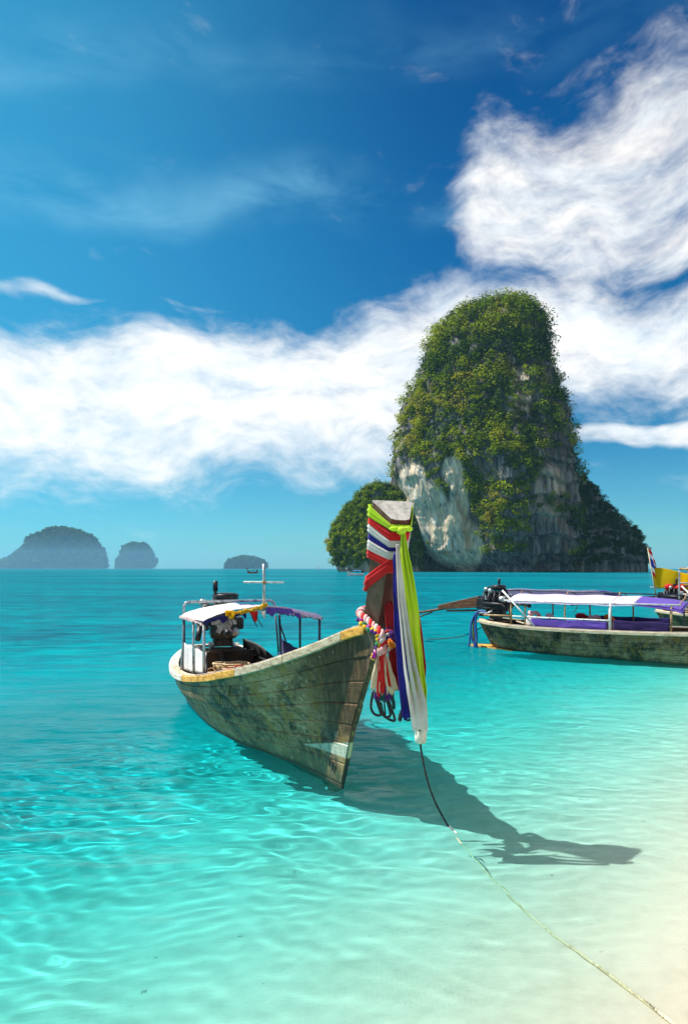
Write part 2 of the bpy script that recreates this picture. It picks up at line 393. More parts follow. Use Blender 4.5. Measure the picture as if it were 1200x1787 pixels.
M['red_paint'] = weathered('red_paint', [(0.25, 0.03, 0.02), (0.45, 0.05, 0.03), (0.5, 0.1, 0.06)], 6, (1, 1, 1), 0.5, 0.1)

def hull_material(name, band=True, tone=1.0):
    """bare, oiled and stained planking; stains, scuffs and painted water glints in boat coordinates (x forward, z up)"""
    m, n = mat_new(name)
    t = n.new('ShaderNodeTexCoord').outputs['Object']; x, y, z = n.sep(t)
    big = n.noise(n.mapping(t, scale=(1.0, 1.0, 1.3)), 1.9, 8, 0.66, 0.6)
    grain = n.noise(n.mapping(t, scale=(1.6, 1.6, 14)), 5, 6, 0.6, 0.4)
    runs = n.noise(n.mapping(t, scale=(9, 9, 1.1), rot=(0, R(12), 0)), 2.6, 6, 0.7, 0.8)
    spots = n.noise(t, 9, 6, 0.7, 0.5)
    c = n.ramp(n.add(n.mul(big, 0.72), n.mul(n.noise(n.mapping(t, scale=(1.3, 1.3, 2.2), loc=(3, 3, 3)), 6.5, 6, 0.7, 0.8), 0.28)), [(0.405, (0.024*tone, 0.019*tone, 0.014*tone)), (0.455, (0.105*tone, 0.066*tone, 0.033*tone)), (0.515, (0.27*tone, 0.175*tone, 0.085*tone)), (0.60, (0.46*tone, 0.33*tone, 0.18*tone))])
    c = n.mix(n.mul(n.smooth(grain, 0.45, 0.7), 0.55), c, (0.03, 0.027, 0.02))
    och = n.mul(n.smooth(n.noise(n.mapping(t, scale=(2.4, 2.4, 1), loc=(4, 2, 1)), 2.2, 6, 0.65, 1.0), 0.52, 0.62), 0.8)
    c = n.mix(och, c, (0.30*tone, 0.17*tone, 0.035*tone))
    teal = n.mul(n.smooth(n.noise(n.mapping(t, scale=(1, 1, 1.5), loc=(9, 5, 2)), 2.8, 6, 0.65, 0.6), 0.56, 0.68), 0.55)
    c = n.mix(teal, c, (0.13*tone, 0.15*tone, 0.12*tone))
    scuff_glint = n.mul(n.smooth(runs, 0.56, 0.66), 0.55)
    c = n.mix(scuff_glint, c, (0.50*tone, 0.45*tone, 0.33*tone))  # pale scuffs that also paint in light rippling off the water
    scuff_glint2 = n.mul(n.smooth(spots, 0.61, 0.69), 0.6)
    c = n.mix(scuff_glint2, c, (0.58*tone, 0.54*tone, 0.42*tone))  # flecks of wear, doubling as painted ripple glints
    if band:
        bow = n.mul(n.smooth(n.add(x, n.mul(n.sub(big, 0.5), 0.9)), -0.42, 0.12), n.smooth(z, 0.35, 0.75))
        bc = n.ramp(runs, [(0.34, (0.020, 0.011, 0.006)), (0.52, (0.070, 0.036, 0.016)), (0.68, (0.17, 0.10, 0.048))])
        c = n.mix(n.mul(bow, 0.92), c, bc)
        low = n.mul(n.smooth(z, 0.42, 0.10), n.smooth(x, -3.0, -0.6))
        c = n.mix(n.mul(low, 0.6), c, n.ramp(runs, [(0.35, (0.05, 0.08, 0.07)), (0.55, (0.16, 0.14, 0.06)), (0.7, (0.22, 0.25, 0.19))]))
        # worn pale boot-top wedge at the stem
        zt = n.add(0.458, n.mul(x, 0.235)); zb = n.add(0.335, n.mul(x, 0.04))
        wedge = n.mul(n.mul(n.smooth(n.sub(zt, z), -0.008, 0.008), n.smooth(n.sub(z, zb), -0.008, 0.008)), n.smooth(x, -0.72, -0.55))
        c = n.mix(n.mul(wedge, 0.88), c, n.ramp(runs, [(0.36, (0.22, 0.26, 0.20)), (0.52, (0.46, 0.52, 0.44)), (0.70, (0.58, 0.55, 0.40))]))
    wet = n.smooth(n.add(z, n.mul(n.sub(spots, 0.5), 0.06)), 0.10, 0.03)
    c = n.mix(n.mul(wet, 0.75), c, (0.020*tone, 0.024*tone, 0.018*tone))
    hgt = n.add(n.add(n.mul(grain, 0.7), n.mul(big, 0.5)), n.mul(runs, 0.3))
    rg = n.ramp(big, [(0.3, 0.42), (0.7, 0.68)])
    finish(n, c, rg, n.bump(hgt, 0.7, 0.012), 0.0, 0.3)
    return m
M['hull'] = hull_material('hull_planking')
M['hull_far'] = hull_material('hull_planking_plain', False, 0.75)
# ------------------------------------------------------------------ sea bed, sea
def depth_at(X, Y):
    e = 0.65*(Y-3)-0.75*(X-1.5)
    d = 0.004+0.115*e+0.014*e*np.abs(e)
    d = np.where(d > 0, 4.0*np.tanh(d/4.0), np.maximum(d, -1.6))
    return d
def axis(lo, hi, d, ext_lo, ext_hi, g=1.07):
    a = list(np.arange(lo, hi, d)); s = d
    while a[-1] < ext_hi: s *= g; a.append(a[-1]+s)
    s = d
    while a[0] > ext_lo: s *= g; a.insert(0, a[0]-s)
    return np.array(a)
def sheet(name, xs, ys, Z, mat):
    X, Y = np.meshgrid(xs, ys)
    V = np.stack([X, Y, Z(X, Y)], -1).reshape(-1, 3)
    return link(name, mesh_from(name, V, gridfaces(len(ys), len(xs)), mat, True))
EXT = 9200
# sand
m, n = mat_new('sand')
g = n.new('ShaderNodeNewGeometry').outputs['Position']
a = n.noise(g, 0.55, 5, 0.55); b = n.noise(g, 7, 5, 0.6); c = n.noise(g, 120, 2, 0.6)
col = n.ramp(n.add(n.mul(a, 0.6), n.mul(b, 0.4)), [(0.34, (0.47, 0.425, 0.34)), (0.5, (0.565, 0.515, 0.42)), (0.64, (0.61, 0.555, 0.455))])
specks = n.smooth(n.noise(n.mapping(g, scale=(1, 1, 1), loc=(3, 3, 0)), 9, 3, 0.5), 0.735, 0.78)
col = n.mix(n.mul(specks, 0.55), col, (0.10, 0.09, 0.06))
rip = n.noise(n.mapping(g, scale=(1.2, 4.5, 1), rot=(0, 0, R(-24))), 1.3, 3, 0.5, 0.6)
finish(n, col, 0.9, n.bump(n.add(n.add(n.mul(rip, 1.0), n.mul(b, 0.25)), n.mul(c, 0.06)), 0.5, 0.05), 0, 0.1)
M['sand'] = m
def sandz(X, Y):
    P = np.stack([X*0.5, Y*0.9, X*0], -1)
    near = np.exp(-(np.hypot(X, Y-7)/25)**2)
    return -depth_at(X, Y)+0.035*near*fbm(P, 3, 5)
sand = sheet('seabed', axis(-8, 8, 0.16, -EXT, EXT, 1.09), axis(1, 15, 0.16, -60, EXT, 1.09), sandz, M['sand'])
tag(sand, 'pale sand sea bed sloping up to the beach at lower right', kind='structure')
# water
m, n = mat_new('sea_water')
g = n.new('ShaderNodeNewGeometry').outputs['Position']; gx, gy, gz = n.sep(g)
e = n.sub(n.mul(n.sub(gy, 3.0), 0.65), n.mul(n.sub(gx, 1.5), 0.75))
d0 = n.math('MAXIMUM', n.add(n.add(n.mul(e, 0.115), 0.004), n.mul(n.mul(e, n.math('ABSOLUTE', e)), 0.014)), 0.0)
dep = n.mul(n.math('TANH', n.mul(d0, 0.25)), 4.0)
path = n.mul(dep, 1.22)
K = (1.62, 0.125, 0.03)
tr = [n.math('EXPONENT', n.mul(path, -k)) for k in K]
tint = n.new('ShaderNodeCombineColor')
for i in range(3): n.put(tint.inputs[i], tr[i])
dist = n.new('ShaderNodeVectorMath', operation='LENGTH'); n.put(dist.inputs[0], g); dist = dist.outputs['Value']
w1 = n.noise(n.mapping(g, scale=(0.55, 1.5, 1), rot=(0, 0, R(6))), 1.5, 5, 0.55, 0.3)
w2 = n.noise(n.mapping(g, scale=(0.7, 1.6, 1), rot=(0, 0, R(-12))), 5.5, 4, 0.55, 0.2)
w3 = n.noise(n.mapping(g, scale=(0.12, 0.3, 1), rot=(0, 0, R(3))), 1.0, 4, 0.55, 0.2)
far = n.smooth(dist, 10.0, 22.0); vfar = n.smooth(dist, 40.0, 160.0)
hgt = n.add(n.add(n.mul(w1, n.add(0.02, n.mul(far, 0.5))), n.mul(w2, n.add(0.008, n.mul(far, 0.012)))), n.mul(w3, n.mul(n.smooth(dist, 16.0, 70.0), 1.5)))
nb = n.bump(hgt, 0.9, 1.0)
# calm and ruffled patches
p1_ = n.noise(n.mapping(g, scale=(0.55, 2.0, 1), rot=(0, 0, R(4))), 1.0, 4, 0.6); p2_ = n.noise(n.mapping(g, scale=(0.07, 0.30, 1), rot=(0, 0, R(-3))), 1.0, 5, 0.65); p3_ = n.noise(n.mapping(g, scale=(0.008, 0.035, 1)), 1.0, 6, 0.65)
pat = n.add(n.mul(p1_, n.sub(0.5, n.mul(vfar, 0.3))), n.add(n.mul(p2_, 0.3), n.mul(p3_, n.add(0.2, n.mul(vfar, 0.3)))))
refr = n.new('ShaderNodeBsdfRefraction'); n.put(refr.inputs['Color'], tint.outputs[0]); refr.inputs['Roughness'].default_value = 0.0; refr.inputs['IOR'].default_value = 1.33
glo = n.new('ShaderNodeBsdfGlossy'); glo.inputs['Roughness'].default_value = 0.03; n.put(glo.inputs['Normal'], nb); glo.inputs['Color'].default_value = (1, 1, 1, 1)
fr = n.new('ShaderNodeFresnel'); fr.inputs[0].default_value = 1.33; n.put(fr.inputs['Normal'], nb)
# suspended matter gives deep water a body colour; distant ripple shading is painted in
body = n.new('ShaderNodeBsdfDiffuse'); n.put(body.inputs[0], n.ramp(n.add(n.mul(dep, 0.19), n.mul(n.mul(n.sub(pat, 0.5), far), 2.4)), [(0.0, (0.0, 0.37, 0.37)), (0.45, (0.0, 0.28, 0.32)), (0.76, (0.0, 0.155, 0.205)), (1.0, (0.0, 0.07, 0.11))]))
n.put(body.inputs['Normal'], nb)
bodyf = n.mul(n.smooth(dep, 0.6, 3.6), 0.86)
inner = n.new('ShaderNodeMixShader'); n.put(inner.inputs[0], bodyf); n.l.new(refr.outputs[0], inner.inputs[1]); n.l.new(body.outputs[0], inner.inputs[2])
facup = n.math('MINIMUM', n.mul(fr.outputs[0], n.mul(n.ramp(pat, [(0.38, 0.25), (0.62, 1.0)]), 0.58)), n.sub(0.55, n.mul(far, 0.22)))
bk = n.new('ShaderNodeNewGeometry').outputs['Backfacing']                # from below the surface reflects totally past the critical angle
fri = n.new('ShaderNodeFresnel'); fri.inputs[0].default_value = 1.33
fac = n.add(n.mul(facup, n.sub(1.0, bk)), n.mul(fri.outputs[0], bk))
outm = n.new('ShaderNodeMixShader'); n.put(outm.inputs[0], fac); n.l.new(inner.outputs[0], outm.inputs[1]); n.l.new(glo.outputs[0], outm.inputs[2])
o = n.new('ShaderNodeOutputMaterial'); n.l.new(outm.outputs[0], o.inputs[0])
M['water'] = m
rg = np.random.default_rng(11); WAV = []
for i in range(90):
    lam = math.exp(rg.uniform(math.log(0.13), math.log(0.85))); th = -math.pi/2-0.22+rg.normal(0, 0.42); k = 2*math.pi/lam
    WAV.append((k*math.cos(th), k*math.sin(th), rg.uniform(0, 6.28), 0.0020*lam**0.88))
def waves(X, Y):
    P = np.stack([X*0.45, Y*0.45, X*0], -1); env = 0.75+0.5*fbm(P, 2, 9)
    wx = X+0.12*vnoise(np.stack([X*1.1, Y*1.1, X*0], -1), 31); wy = Y+0.12*vnoise(np.stack([X*1.1, Y*1.1, X*0+5], -1), 32)
    Z = np.zeros_like(X)
    for kx, ky, p, a in WAV: Z += a*np.sin(kx*wx+ky*wy+p)
    sh = np.clip(1.1-0.30*depth_at(X, Y), 0.42, 1.05)
    return Z*env*sh*np.exp(-(np.maximum(0, np.hypot(X, Y-8)-10)/7)**2)
water = sheet('sea', axis(-4.5, 4.5, 0.03, -EXT, EXT, 1.045), axis(2.2, 10, 0.03, -60, EXT, 1.045), waves, M['water'])
water.cycles.is_caustics_caster = True
tag(water, 'clear turquoise sea rippling over pale sand', kind='structure')
# ------------------------------------------------------------------ air
m, n = mat_new('haze')
pv = n.new('ShaderNodeVolumePrincipled'); pv.inputs['Color'].default_value = (0.30, 0.70, 1.0, 1); pv.inputs['Density'].default_value = 0.00008; pv.inputs['Anisotropy'].default_value = 0.1
o = n.new('ShaderNodeOutputMaterial'); n.l.new(pv.outputs[0], o.inputs['Volume'])
hz = MB().box((0, EXT/2-40, 90), (2*EXT+300, EXT+300, 192)).build('haze', m)
tag(hz, kind='stuff')

# ------------------------------------------------------------------ limestone
def karst_material(name, far=False):
    m, n = mat_new(name)
    t = n.new('ShaderNodeTexCoord').outputs['Object']; x, y, z = n.sep(t)
    big = n.noise(t, 0.045, 6, 0.62, 0.5)
    streak = n.noise(n.mapping(t, scale=(1, 1, 0.10)), 0.34, 7, 0.66, 0.6)
    fine = n.noise(n.mapping(t, scale=(1, 1, 0.4)), 0.9, 6, 0.65)
    c = n.ramp(streak, [(0.32, (0.02, 0.021, 0.022)), (0.47, (0.085, 0.083, 0.078)), (0.58, (0.19, 0.18, 0.165)), (0.72, (0.36, 0.34, 0.31))])
    if not far:
        at_ = n.new('ShaderNodeAttribute'); at_.attribute_name = 'pale'; pale = at_.outputs['Fac']
        pc = n.ramp(n.add(n.mul(streak, 0.75), n.mul(big, 0.25)), [(0.38, (0.16, 0.145, 0.13)), (0.46, (0.46, 0.41, 0.34)), (0.53, (0.72, 0.54, 0.33)), (0.60, (0.80, 0.74, 0.64))])
        c = n.mix(pale, c, pc)
        wst = n.mul(n.smooth(n.noise(n.mapping(t, scale=(1, 1, 0.05), loc=(7, 1, 0)), 0.22, 5, 0.6, 0.3), 0.56, 0.66), 0.75)
        c = n.mix(n.mul(wst, pale), c, (0.68, 0.64, 0.58))
        ost = n.mul(n.smooth(n.noise(n.mapping(t, scale=(1, 1, 0.3), loc=(2, 8, 3)), 0.07, 5, 0.6, 0.5), 0.55, 0.68), 0.7)
        c = n.mix(n.mul(ost, n.add(0.35, n.mul(pale, 0.65))), c, (0.40, 0.20, 0.085))
    else:
        gr = n.smooth(n.noise(t, 0.035, 7, 0.7, 0.4), 0.40, 0.55)
        c = n.mix(n.mul(gr, 0.92), c, n.ramp(n.noise(t, 0.22, 4, 0.7), [(0.35, (0.02, 0.04, 0.012)), (0.65, (0.07, 0.11, 0.03))]))
    h = n.add(n.add(n.mul(streak, 1.0), n.mul(fine, 0.6)), n.mul(big, 0.6))
    finish(n, c, 0.92, n.bump(h, 0.9, 2.2), 0, 0.2)
    return m
def loft_rock(name, prof, D, ratio, mat, nz=150, na=240, amp=1.0, seed=1, expo=2.4, skew=0.0, mask=None, shear=0.0, quiet=None, ns=1.0):
    """prof: (row, left column, right column) of the outline seen from the beach, at distance D"""
    prof = sorted(prof, key=lambda q: q[0])
    rows = np.array([q[0] for q in prof], float)
    zt = H_EYE-(rows-HZ)/FPX*D
    XL = (np.array([q[1] for q in prof])-CX)/FPX*D; XR = (np.array([q[2] for q in prof])-CX)/FPX*D
    ztop, zb = zt[0], -6.0
    tt = np.linspace(0, 1, nz); z = zb+(ztop-zb)*(1-(1-tt)**1.25)
    xl = np.interp(z, zt[::-1], XL[::-1]); xr = np.interp(z, zt[::-1], XR[::-1])
    cx, rx = (xl+xr)/2, (xr-xl)/2
    wmax = rx.max()
    ry = ratio*(0.55*rx+0.45*wmax)*np.clip((ztop-z)/(0.06*(ztop-zb)), 0.0, 1)**0.5
    ry = np.minimum(ry, np.maximum(rx*2.2, 0.3))
    a = np.linspace(0, 2*math.pi, na, endpoint=False)
    ca, sa = np.cos(a), np.sin(a)
    ex = 2/expo
    X = cx[:, None]+rx[:, None]*(np.sign(ca)*np.abs(ca)**ex)[None]
    Y = D+ry[:, None]*(np.sign(sa)*np.abs(sa)**ex)[None]+skew*(z[:, None]-zb)
    Z = np.repeat(z[:, None], na, 1)
    nxn = np.stack([np.cos(a), np.sin(a)], -1)
    P = np.stack([X, Y, Z], -1)/ns
    big = fbm(P/26.0, 3, seed); flute = fbm(P*np.array([1/5.5, 1/5.5, 1/45.0]), 4, seed+20); sm = fbm(P/6.0, 3, seed+40)
    led = fbm(P*np.array([1/30.0, 1/30.0, 1/7.0]), 2, seed+60)
    fade = np.clip((ztop-Z)/12.0, 0.15, 1)
    rid = 1-np.abs(fbm(P*np.array([1/17.0, 1/17.0, 1/38.0]), 3, seed+100))*2.4
    zz_ = (Z+7.0*fbm(P*np.array([1/22.0, 1/22.0, 1/40.0]), 2, seed+140))/10.5; led2 = 1-(zz_-np.floor(zz_))
    lamp_ = 4.2 if quiet is None else 4.2*(1-quiet(X, Z))
    disp = amp*fade*(lamp_*(led2-0.5)+4.0*big-5.0*np.abs(flute)+2.0*sm+1.8*led+4.2*rid)
    side = np.abs(nxn[:, 0])[None]
    disp = disp*(1-0.45*side)
    disp = (disp-disp.mean())*np.clip((ztop-Z)/(0.22*(ztop-zb)), 0.12, 1)
    if mask is not None: disp = disp+mask(X, Y, Z, nxn)
    X2 = X+disp*nxn[None, :, 0]; Y2 = Y+disp*nxn[None, :, 1]; Z2 = Z+amp*fade*1.0*fbm(P/9.0, 3, seed+80)
    if shear:                                           # turn the broad face towards the left
        Y3 = Y2-shear*(X2-cx[:, None]); k_ = Y3/Y2; X2 = X2*k_; Z2 = H_EYE+(Z2-H_EYE)*k_; Y2 = Y3
    V = np.stack([X2, Y2, Z2], -1)
    F = gridfaces(nz, na, True)
    Vf = V.reshape(-1, 3)
    top = np.array([[X2[-1].mean(), Y2[-1].mean(), Z2[-1].mean()+0.3]])
    me = mesh_from(name, np.vstack([Vf, top]), [tuple(f) for f in F.tolist()]+[(int((nz-1)*na+k), int((nz-1)*na+(k+1) % na), int(nz*na)) for k in range(na)], mat, True)
    o = link(name, me)
    du = np.roll(V, -1, 1)-np.roll(V, 1, 1); dv = np.gradient(V, axis=0)
    Nn = np.cross(du, dv); Nn /= np.linalg.norm(Nn, axis=-1)[..., None]+1e-9
    return o, V, Nn
def set_attr(o, name, vals):
    at_ = o.data.attributes.new(name, 'FLOAT', 'POINT')
    v = np.zeros(len(o.data.vertices), dtype=np.float32); v[:len(vals)] = vals; at_.data.foreach_set('value', v)
LEAF_TRI = None
def foliage_material(name):
    m, n = mat_new(name)
    at_ = n.new('ShaderNodeAttribute'); at_.attribute_name = 'tone'
    at2 = n.new('ShaderNodeAttribute'); at2.attribute_name = 'leaf'
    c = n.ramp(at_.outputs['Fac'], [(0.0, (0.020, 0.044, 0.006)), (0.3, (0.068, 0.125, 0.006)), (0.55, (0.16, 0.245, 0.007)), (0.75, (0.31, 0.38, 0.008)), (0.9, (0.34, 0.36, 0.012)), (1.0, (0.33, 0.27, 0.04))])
    c = n.mix(n.mul(at2.outputs['Fac'], 0.4), c, (0.03, 0.055, 0.008))
    d = n.new('ShaderNodeBsdfDiffuse'); n.put(d.inputs[0], c)
    t = n.new('ShaderNodeBsdfTranslucent'); n.put(t.inputs[0], c)
    mx = n.new('ShaderNodeMixShader'); mx.inputs[0].default_value = 0.35
    n.l.new(d.outputs[0], mx.inputs[1]); n.l.new(t.outputs[0], mx.inputs[2])
    o = n.new('ShaderNodeOutputMaterial'); n.l.new(mx.outputs[0], o.inputs[0]); return m
M['foliage'] = foliage_material('foliage')
def bushes(name, C, Nrm, size, tone, leaves, mat, seed, leaf=0.55):
    """a mass of bushes: every bush a clump of leaf faces through its volume, some hanging below"""
    rg = np.random.default_rng(seed); k = len(C)
    T = k*leaves
    u = rg.normal(size=(k, leaves, 3)); u /= np.linalg.norm(u, axis=-1)[..., None]
    r = rg.uniform(0.25, 1, (k, leaves, 1))**0.5
    lump = 1+0.35*np.sin(u[..., 0:1]*3+rg.uniform(0, 6, (k, 1, 1)))*np.cos(u[..., 2:3]*4+rg.uniform(0, 6, (k, 1, 1)))
    p = C[:, None]+u*r*lump*size[:, None, None]*np.array([1.0, 1.0, 0.85])+Nrm[:, None]*size[:, None, None]*0.45+np.array([0, 0, 0.25])*size[:, None, None]
    nrm = u*0.35+rg.normal(size=(k, leaves, 3))*0.33+Nrm[:, None]*0.5+np.array([-0.12, 0, 0.62]); nrm /= np.linalg.norm(nrm, axis=-1)[..., None]
    t1 = np.cross(nrm, rg.normal(size=(k, leaves, 3))); t1 /= np.linalg.norm(t1, axis=-1)[..., None]
    t2 = np.cross(nrm, t1)
    s = leaf*rg.uniform(0.6, 1.35, (k, leaves, 1))*(0.7+0.18*size[:, None, None])
    q = np.stack([p-t1*s, p-t2*s*0.55, p+t1*s, p+t2*s*0.55], 2).reshape(-1, 3)
    F = np.arange(T*4).reshape(-1, 4)
    o = link(name, mesh_from(name, q, F, mat, False))
    tn = np.clip(tone[:, None]+rg.normal(0, 0.05, (k, leaves)), 0, 1)
    set_attr(o, 'tone', np.repeat(tn.reshape(-1), 4)); set_attr(o, 'leaf', np.repeat(rg.uniform(0, 1, T), 4))
    return o
M['karst'] = karst_material('limestone'); M['karst_far'] = karst_material('limestone_far', True)
TD = 420.0
tower_prof = [(r+9+10*max(0, 1-(r-513)/90.0), l+7, rr_-7) for r, l, rr_ in [(513, 872, 884), (515, 860, 898), (519, 848, 912), (528, 826, 924), (540, 803, 935), (552, 776, 943), (562, 757, 947), (575, 751, 951), (590, 745, 954), (610, 733, 957), (650, 727, 964), (670, 718, 970), (690, 701, 977), (705, 695, 984), (730, 690, 991), (760, 684, 996), (790, 677, 999), (812, 676, 1001)]]+[(838, 684, 1000), (858, 692, 1002),
              (880, 702, 1003), (900, 710, 1005), (930, 724, 1006), (962, 744, 1007), (985, 768, 1007), (1000, 792, 1007)]
def tower_mask(X, Y, Z, nn):
    # hollow under the left shoulder, wave-cut notch at the water
    fr = np.clip(-nn[:, 1], 0, 1)[None]
    notch = -4.0*np.exp(-((Z-3)/4.0)**2)
    px = CX+X/TD*FPX; py = HZ-(Z-H_EYE)/TD*FPX
    groove = -5.0*fr*np.exp(-((px-812)/14)**2)*np.clip((py-790)/60, 0, 1)
    rib = 5.0*fr*np.exp(-((px-862)/34)**2)*np.clip((py-760)/60, 0, 1)
    return notch+groove+rib
tower, TV, TN = loft_rock('rock_tower', tower_prof, TD, 0.72, M['karst'], 260, 420, 1.0, 3, 2.1, 0.0, tower_mask, 0.55, lambda X, Z: np.clip((CX+X/TD*FPX < 835)*(HZ-(Z-H_EYE)/TD*FPX > 815)*1.0, 0, 1)*0.85)
tag(tower, 'tall limestone sea stack rising sheer, covered in green shrubs', kind='structure')
lh_prof = [(848, 652, 668), (854, 642, 684), (866, 627, 700), (884, 610, 712), (910, 592, 722), (930, 580, 728), (948, 574, 730), (962, 577, 732), (978, 579, 734), (990, 584, 734), (1000, 588, 734)]
lhill, LV, LN = loft_rock('rock_headland', lh_prof, 452.0, 0.42, M['karst'], 90, 160, 0.7, 8, 2.2, 0.0, None, 0.4)
tag(lhill, 'lower wooded limestone shoulder left of the tall stack', kind='structure')
rh_prof = [(833, 1009, 1018), (840, 1003, 1023), (852, 994, 1034), (868, 985, 1047), (885, 975, 1061), (900, 968, 1076), (915, 960, 1096), (930, 955, 1110), (945, 950, 1119), (960, 950, 1125), (975, 950, 1128), (992, 950, 1128), (1000, 950, 1127)]
rhill, RV, RN = loft_rock('rock_shoulder', rh_prof, 402.0, 0.28, M['karst'], 90, 160, 0.5, 14, 2.2)
tag(rhill, 'dark shaded rock shoulder right of the tall stack', kind='structure')
bk_prof = [(822, 690, 760), (840, 680, 790), (880, 676, 800), (940, 680, 810), (1000, 684, 820)]
back, BV, BN = loft_rock('cave_rock', bk_prof, 462.0, 0.25, M['karst'], 80, 120, 0.6, 22, 2.6)
tag(back, 'shadowed cave rock behind the overhang of the stack', kind='structure')
def pix(P, D=None):
    return CX+P[..., 0]/P[..., 1]*FPX, HZ-(P[..., 2]-H_EYE)/P[..., 1]*FPX
# where the bare stained face is
def inside_blob(px, py, pts, soft):
    d = np.full(px.shape, 1e9)
    for (x, y, rx, ry) in pts: d = np.minimum(d, ((px-x)/rx)**2+((py-y)/ry)**2)
    return np.clip((1.25-d)/soft, 0, 1)
tpx, tpy = pix(TV)
front = TN[..., 1] < 0.25
nzv = fbm(TV/14.0, 3, 77)
pale = inside_blob(tpx, tpy, [(720, 850, 26, 44), (745, 890, 34, 52), (775, 930, 40, 52), (812, 955, 30, 46), (800, 880, 16, 70), (790, 820, 20, 26), (775, 972, 40, 20)], 0.5)*front
palea = np.clip(pale+0.5*inside_blob(tpx, tpy, [(960, 860, 26, 50), (905, 690, 22, 50)], 0.6)*front, 0, 1)
set_attr(tower, 'pale', palea.reshape(-1))
bpx, bpy_ = pix(BV); set_attr(back, 'pale', (0.35*np.ones(bpx.shape)).reshape(-1))
set_attr(lhill, 'pale', (0.6*np.clip((LV[..., 2] < 14)*1.0, 0, 1)).reshape(-1))
set_attr(rhill, 'pale', np.zeros(RV.shape[:2]).reshape(-1))
def pick(V, Nn, wgt, count, seed, jitter=1.2):
    rg = np.random.default_rng(seed)
    du = np.linalg.norm(np.roll(V, -1, 1)-V, axis=-1); dv = np.linalg.norm(np.gradient(V, axis=0), axis=-1)
    p = (du*dv*wgt).reshape(-1); p = p/p.sum()
    i = rg.choice(len(p), count, p=p)
    C = V.reshape(-1, 3)[i]+rg.normal(0, jitter, (count, 3))*np.array([1, 0.5, 1]); return C, Nn.reshape(-1, 3)[i], i
# vegetation on the stack
veg = 0.70+1.75*nzv+0.55*np.clip(TN[..., 2], -0.5, 1)
veg += 1.1*np.clip((640-tpy)/60, 0, 1)                                            # crown
veg += 0.5*inside_blob(tpx, tpy, [(780, 730, 90, 70), (720, 740, 40, 60), (860, 760, 80, 50), (850, 860, 34, 60), (865, 940, 30, 40)], 0.6)
veg -= 0.5*inside_blob(tpx, tpy, [(915, 690, 22, 60), (770, 640, 16, 22), (960, 650, 14, 60)], 0.6)
veg -= 0.8*inside_blob(tpx, tpy, [(970, 890, 46, 100), (992, 770, 14, 80)], 0.6)
veg -= 3.0*pale
veg -= 0.6*np.clip((tpy-900)/60, 0, 1)
veg = np.clip(veg+0.5*np.clip(TN[..., 2], -0.6, 1), 0.0, 1.0)**1.5
veg = np.where(TV[..., 1] > TD+6, veg*0.35, veg)*(TV[..., 2] > 3)
C, Nn, ii = pick(TV, TN, veg+1e-6, 5400, 5)
rg = np.random.default_rng(6)
cpx, cpy = pix(C)
size = (0.7+3.9*rg.uniform(0, 1, len(C))**3.0)*(1+0.25*np.clip((700-cpy)/150, 0, 1))
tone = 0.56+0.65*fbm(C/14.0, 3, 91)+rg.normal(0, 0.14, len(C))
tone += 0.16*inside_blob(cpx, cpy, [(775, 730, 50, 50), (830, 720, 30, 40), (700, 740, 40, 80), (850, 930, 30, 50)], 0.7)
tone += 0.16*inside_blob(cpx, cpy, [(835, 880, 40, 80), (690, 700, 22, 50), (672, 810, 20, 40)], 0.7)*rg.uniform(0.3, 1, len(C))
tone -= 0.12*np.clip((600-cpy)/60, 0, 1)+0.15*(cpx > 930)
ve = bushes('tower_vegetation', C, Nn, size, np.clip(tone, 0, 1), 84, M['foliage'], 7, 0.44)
tag(ve, 'shrubs and small trees clinging to the tall stack', kind='stuff')
lv = np.clip(0.9+0.9*fbm(LV/10, 3, 78)+0.5*np.clip(LN[..., 2], -1, 1), 0, 1)*(LV[..., 2] > 4)*np.where(LN[..., 1] > 0.4, 0.3, 1)
C, Nn, ii = pick(LV, LN, lv+1e-6, 1500, 9, 0.8)
ve = bushes('headland_vegetation', C, Nn, rg.uniform(1.2, 2.8, len(C)), np.clip(0.44+0.4*fbm(C/12, 3, 92)+rg.normal(0, 0.1, len(C))+0.35*(C[:, 0] < -8), 0, 1), 76, M['foliage'], 10, 0.5)
tag(ve, 'dense trees on the lower left headland', kind='stuff')
rv = np.clip(0.5+0.9*fbm(RV/10, 3, 79)+0.8*np.clip(RN[..., 2], -1, 1), 0, 1)*(RV[..., 2] > 5)*np.where(RN[..., 1] > 0.4, 0.3, 1)
C, Nn, ii = pick(RV, RN, rv+1e-6, 900, 12, 0.6)
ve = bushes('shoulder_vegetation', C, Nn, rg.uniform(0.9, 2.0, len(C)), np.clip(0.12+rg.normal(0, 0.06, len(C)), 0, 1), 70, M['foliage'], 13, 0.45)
tag(ve, 'dark scrub on the shaded right shoulder', kind='stuff')
